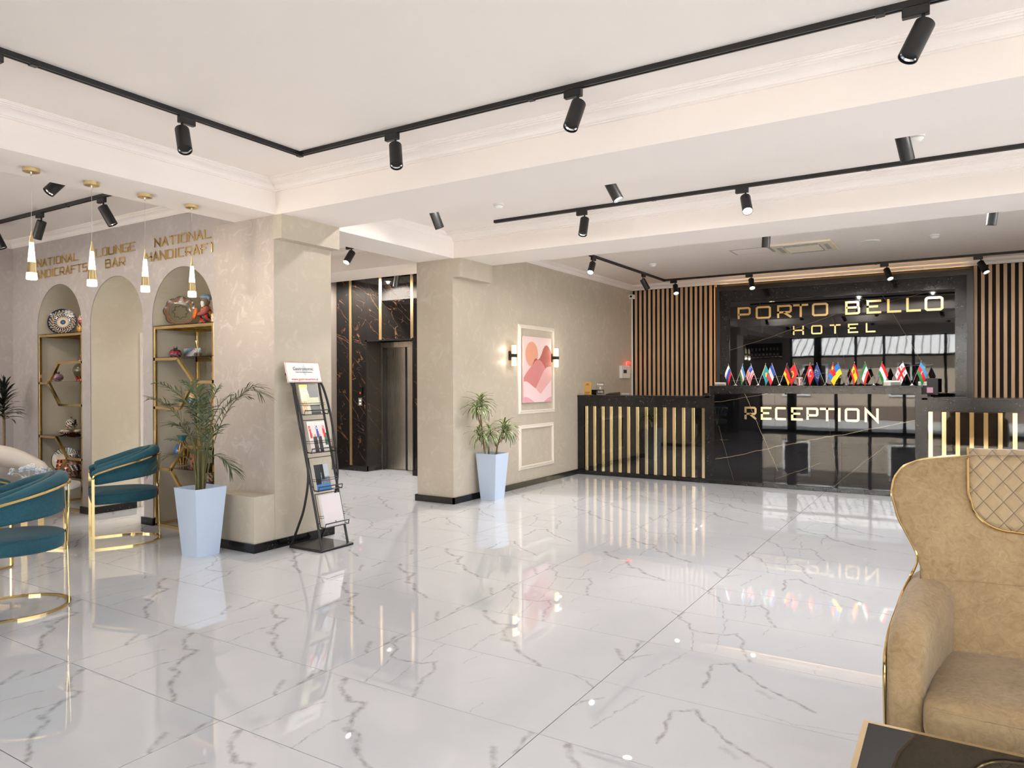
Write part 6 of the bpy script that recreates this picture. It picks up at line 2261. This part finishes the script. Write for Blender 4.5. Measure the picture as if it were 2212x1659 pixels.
def cush(u, v):
    th, ph = (u - 0.5) * 2 * math.pi, (v - 0.5) * math.pi
    e1, e2 = 0.28, 0.22
    f = lambda w, m: math.copysign(abs(w) ** m, w)
    x = 0.425 * f(math.cos(ph), e1) * f(math.cos(th), e2)
    y = 0.30 * f(math.cos(ph), e1) * f(math.sin(th), e2)
    z = 0.082 * f(math.sin(ph), e1 * 1.5)
    z += 0.018 * (1 - (x / 0.43) ** 2) * (1 - (y / 0.31) ** 2) if z > 0 else 0
    return (x * (1.0 if y < 0 else 1.0), y - 0.15, z + 0.372)


b.grid(cush, 64, 24)
b.build('seat_cushion', 'tan_velvet', ch, 'all')
B().tube([(-0.40 + 0.8 * k / 30, -0.452 + 0.012 * abs(-1 + k / 15) ** 6, 0.43) for k in range(31)], 0.0028, 6).build('seat_stitch', 'tan_velvet', ch, True)
B().cbox(-0.44, 0.44, -0.4, 0.24, 0.13, 0.31, 0.02).build('seat_base', 'tan_velvet', ch)
for x in (-0.4, 0.4):
    for y in (-0.32, 0.22):
        B().lathe([(0.0005, 0), (0.013, 0), (0.024, 0.13), (0.0005, 0.13)], 16, (x, y, 0)).build('leg', 'gold', ch, True)

gt = thing('glass_coffee_table', 'low black glass table with thin gold frame before the wing chair', 'table', (0.25, 1.97, 0))
x0, x1, y0, y1 = -0.48, 0.48, -0.3, 0.31
B().box(x0 + 0.014, x1 - 0.014, y0 + 0.014, y1 - 0.014, 0.436, 0.4495).build('glass_top', 'smoked_glass', gt)
B().box(x0, x1, y1 - 0.014, y1, 0.425, 0.45).box(x0, x1, y0, y0 + 0.014, 0.425, 0.45).box(x0, x0 + 0.014, y0 + 0.014, y1 - 0.014, 0.425, 0.45).box(x1 - 0.014, x1, y0 + 0.014, y1 - 0.014, 0.425, 0.45).build('frame', 'gold_dark', gt)
for x in (x0, x1 - 0.02):
    for y in (y0, y1 - 0.02):
        B().box(x, x + 0.02, y, y + 0.02, 0, 0.425).build('leg', 'gold_satin', gt)
B().box(x0 + 0.02, x1 - 0.02, y0 + 0.02, y1 - 0.02, 0.1, 0.112).build('lower_shelf', 'smoked_glass', gt)

# ================================================================== BAR BESIDE THE STREET FRONT
bar = thing('bar_counter', 'dark bar counter with stone top along the front wall', 'bar', (-5.9, -0.1, 0))
B().cbox(-0.75, 0.75, -0.25, 0.25, 0, 1.02, 0.01).build('body', 'panel_black', bar)
B().cbox(-0.8, 0.8, -0.3, 0.3, 1.02, 1.06, 0.006).build('counter_top', 'granite', bar)
sh = thing('bottle_shelf', 'dark wall shelf with warm light behind the bar', 'shelf', (-5.6, YF + 0.12, 2.2))
B().box(-0.6, 0.6, -0.1, 0.1, 0.0, 0.025).build('board', 'panel_black', sh)
B().box(-0.6, 0.6, -0.1, -0.09, 0.0, 0.5).build('back_board', 'panel_black', sh)
B().box(-0.58, 0.58, -0.09, -0.075, 0.025, 0.035).build('light_strip', 'bar_light', sh)
for k in range(9):
    t = thing('bottle', 'dark wine bottle with pale cap on the lit bar shelf', 'bottle', (-6.08 + k * 0.12, YF + 0.14, 2.225), 0, 'bottles on the bar shelf')
    B().lathe([(0.0005, 0), (0.036, 0), (0.037, 0.17), (0.015, 0.22), (0.014, 0.26), (0.0005, 0.26)], 16).build('glass_body', 'bottle_dark', t, True)
    B().lathe([(0.016, 0.22), (0.016, 0.31), (0.0005, 0.312)], 14).build('cap', 'sconce_glow' if False else 'paper_white', t, True)
    B().lathe([(0.0375, 0.05), (0.0375, 0.12)], 16, caps=False).build('paper_label', 'paper_white', t, True)
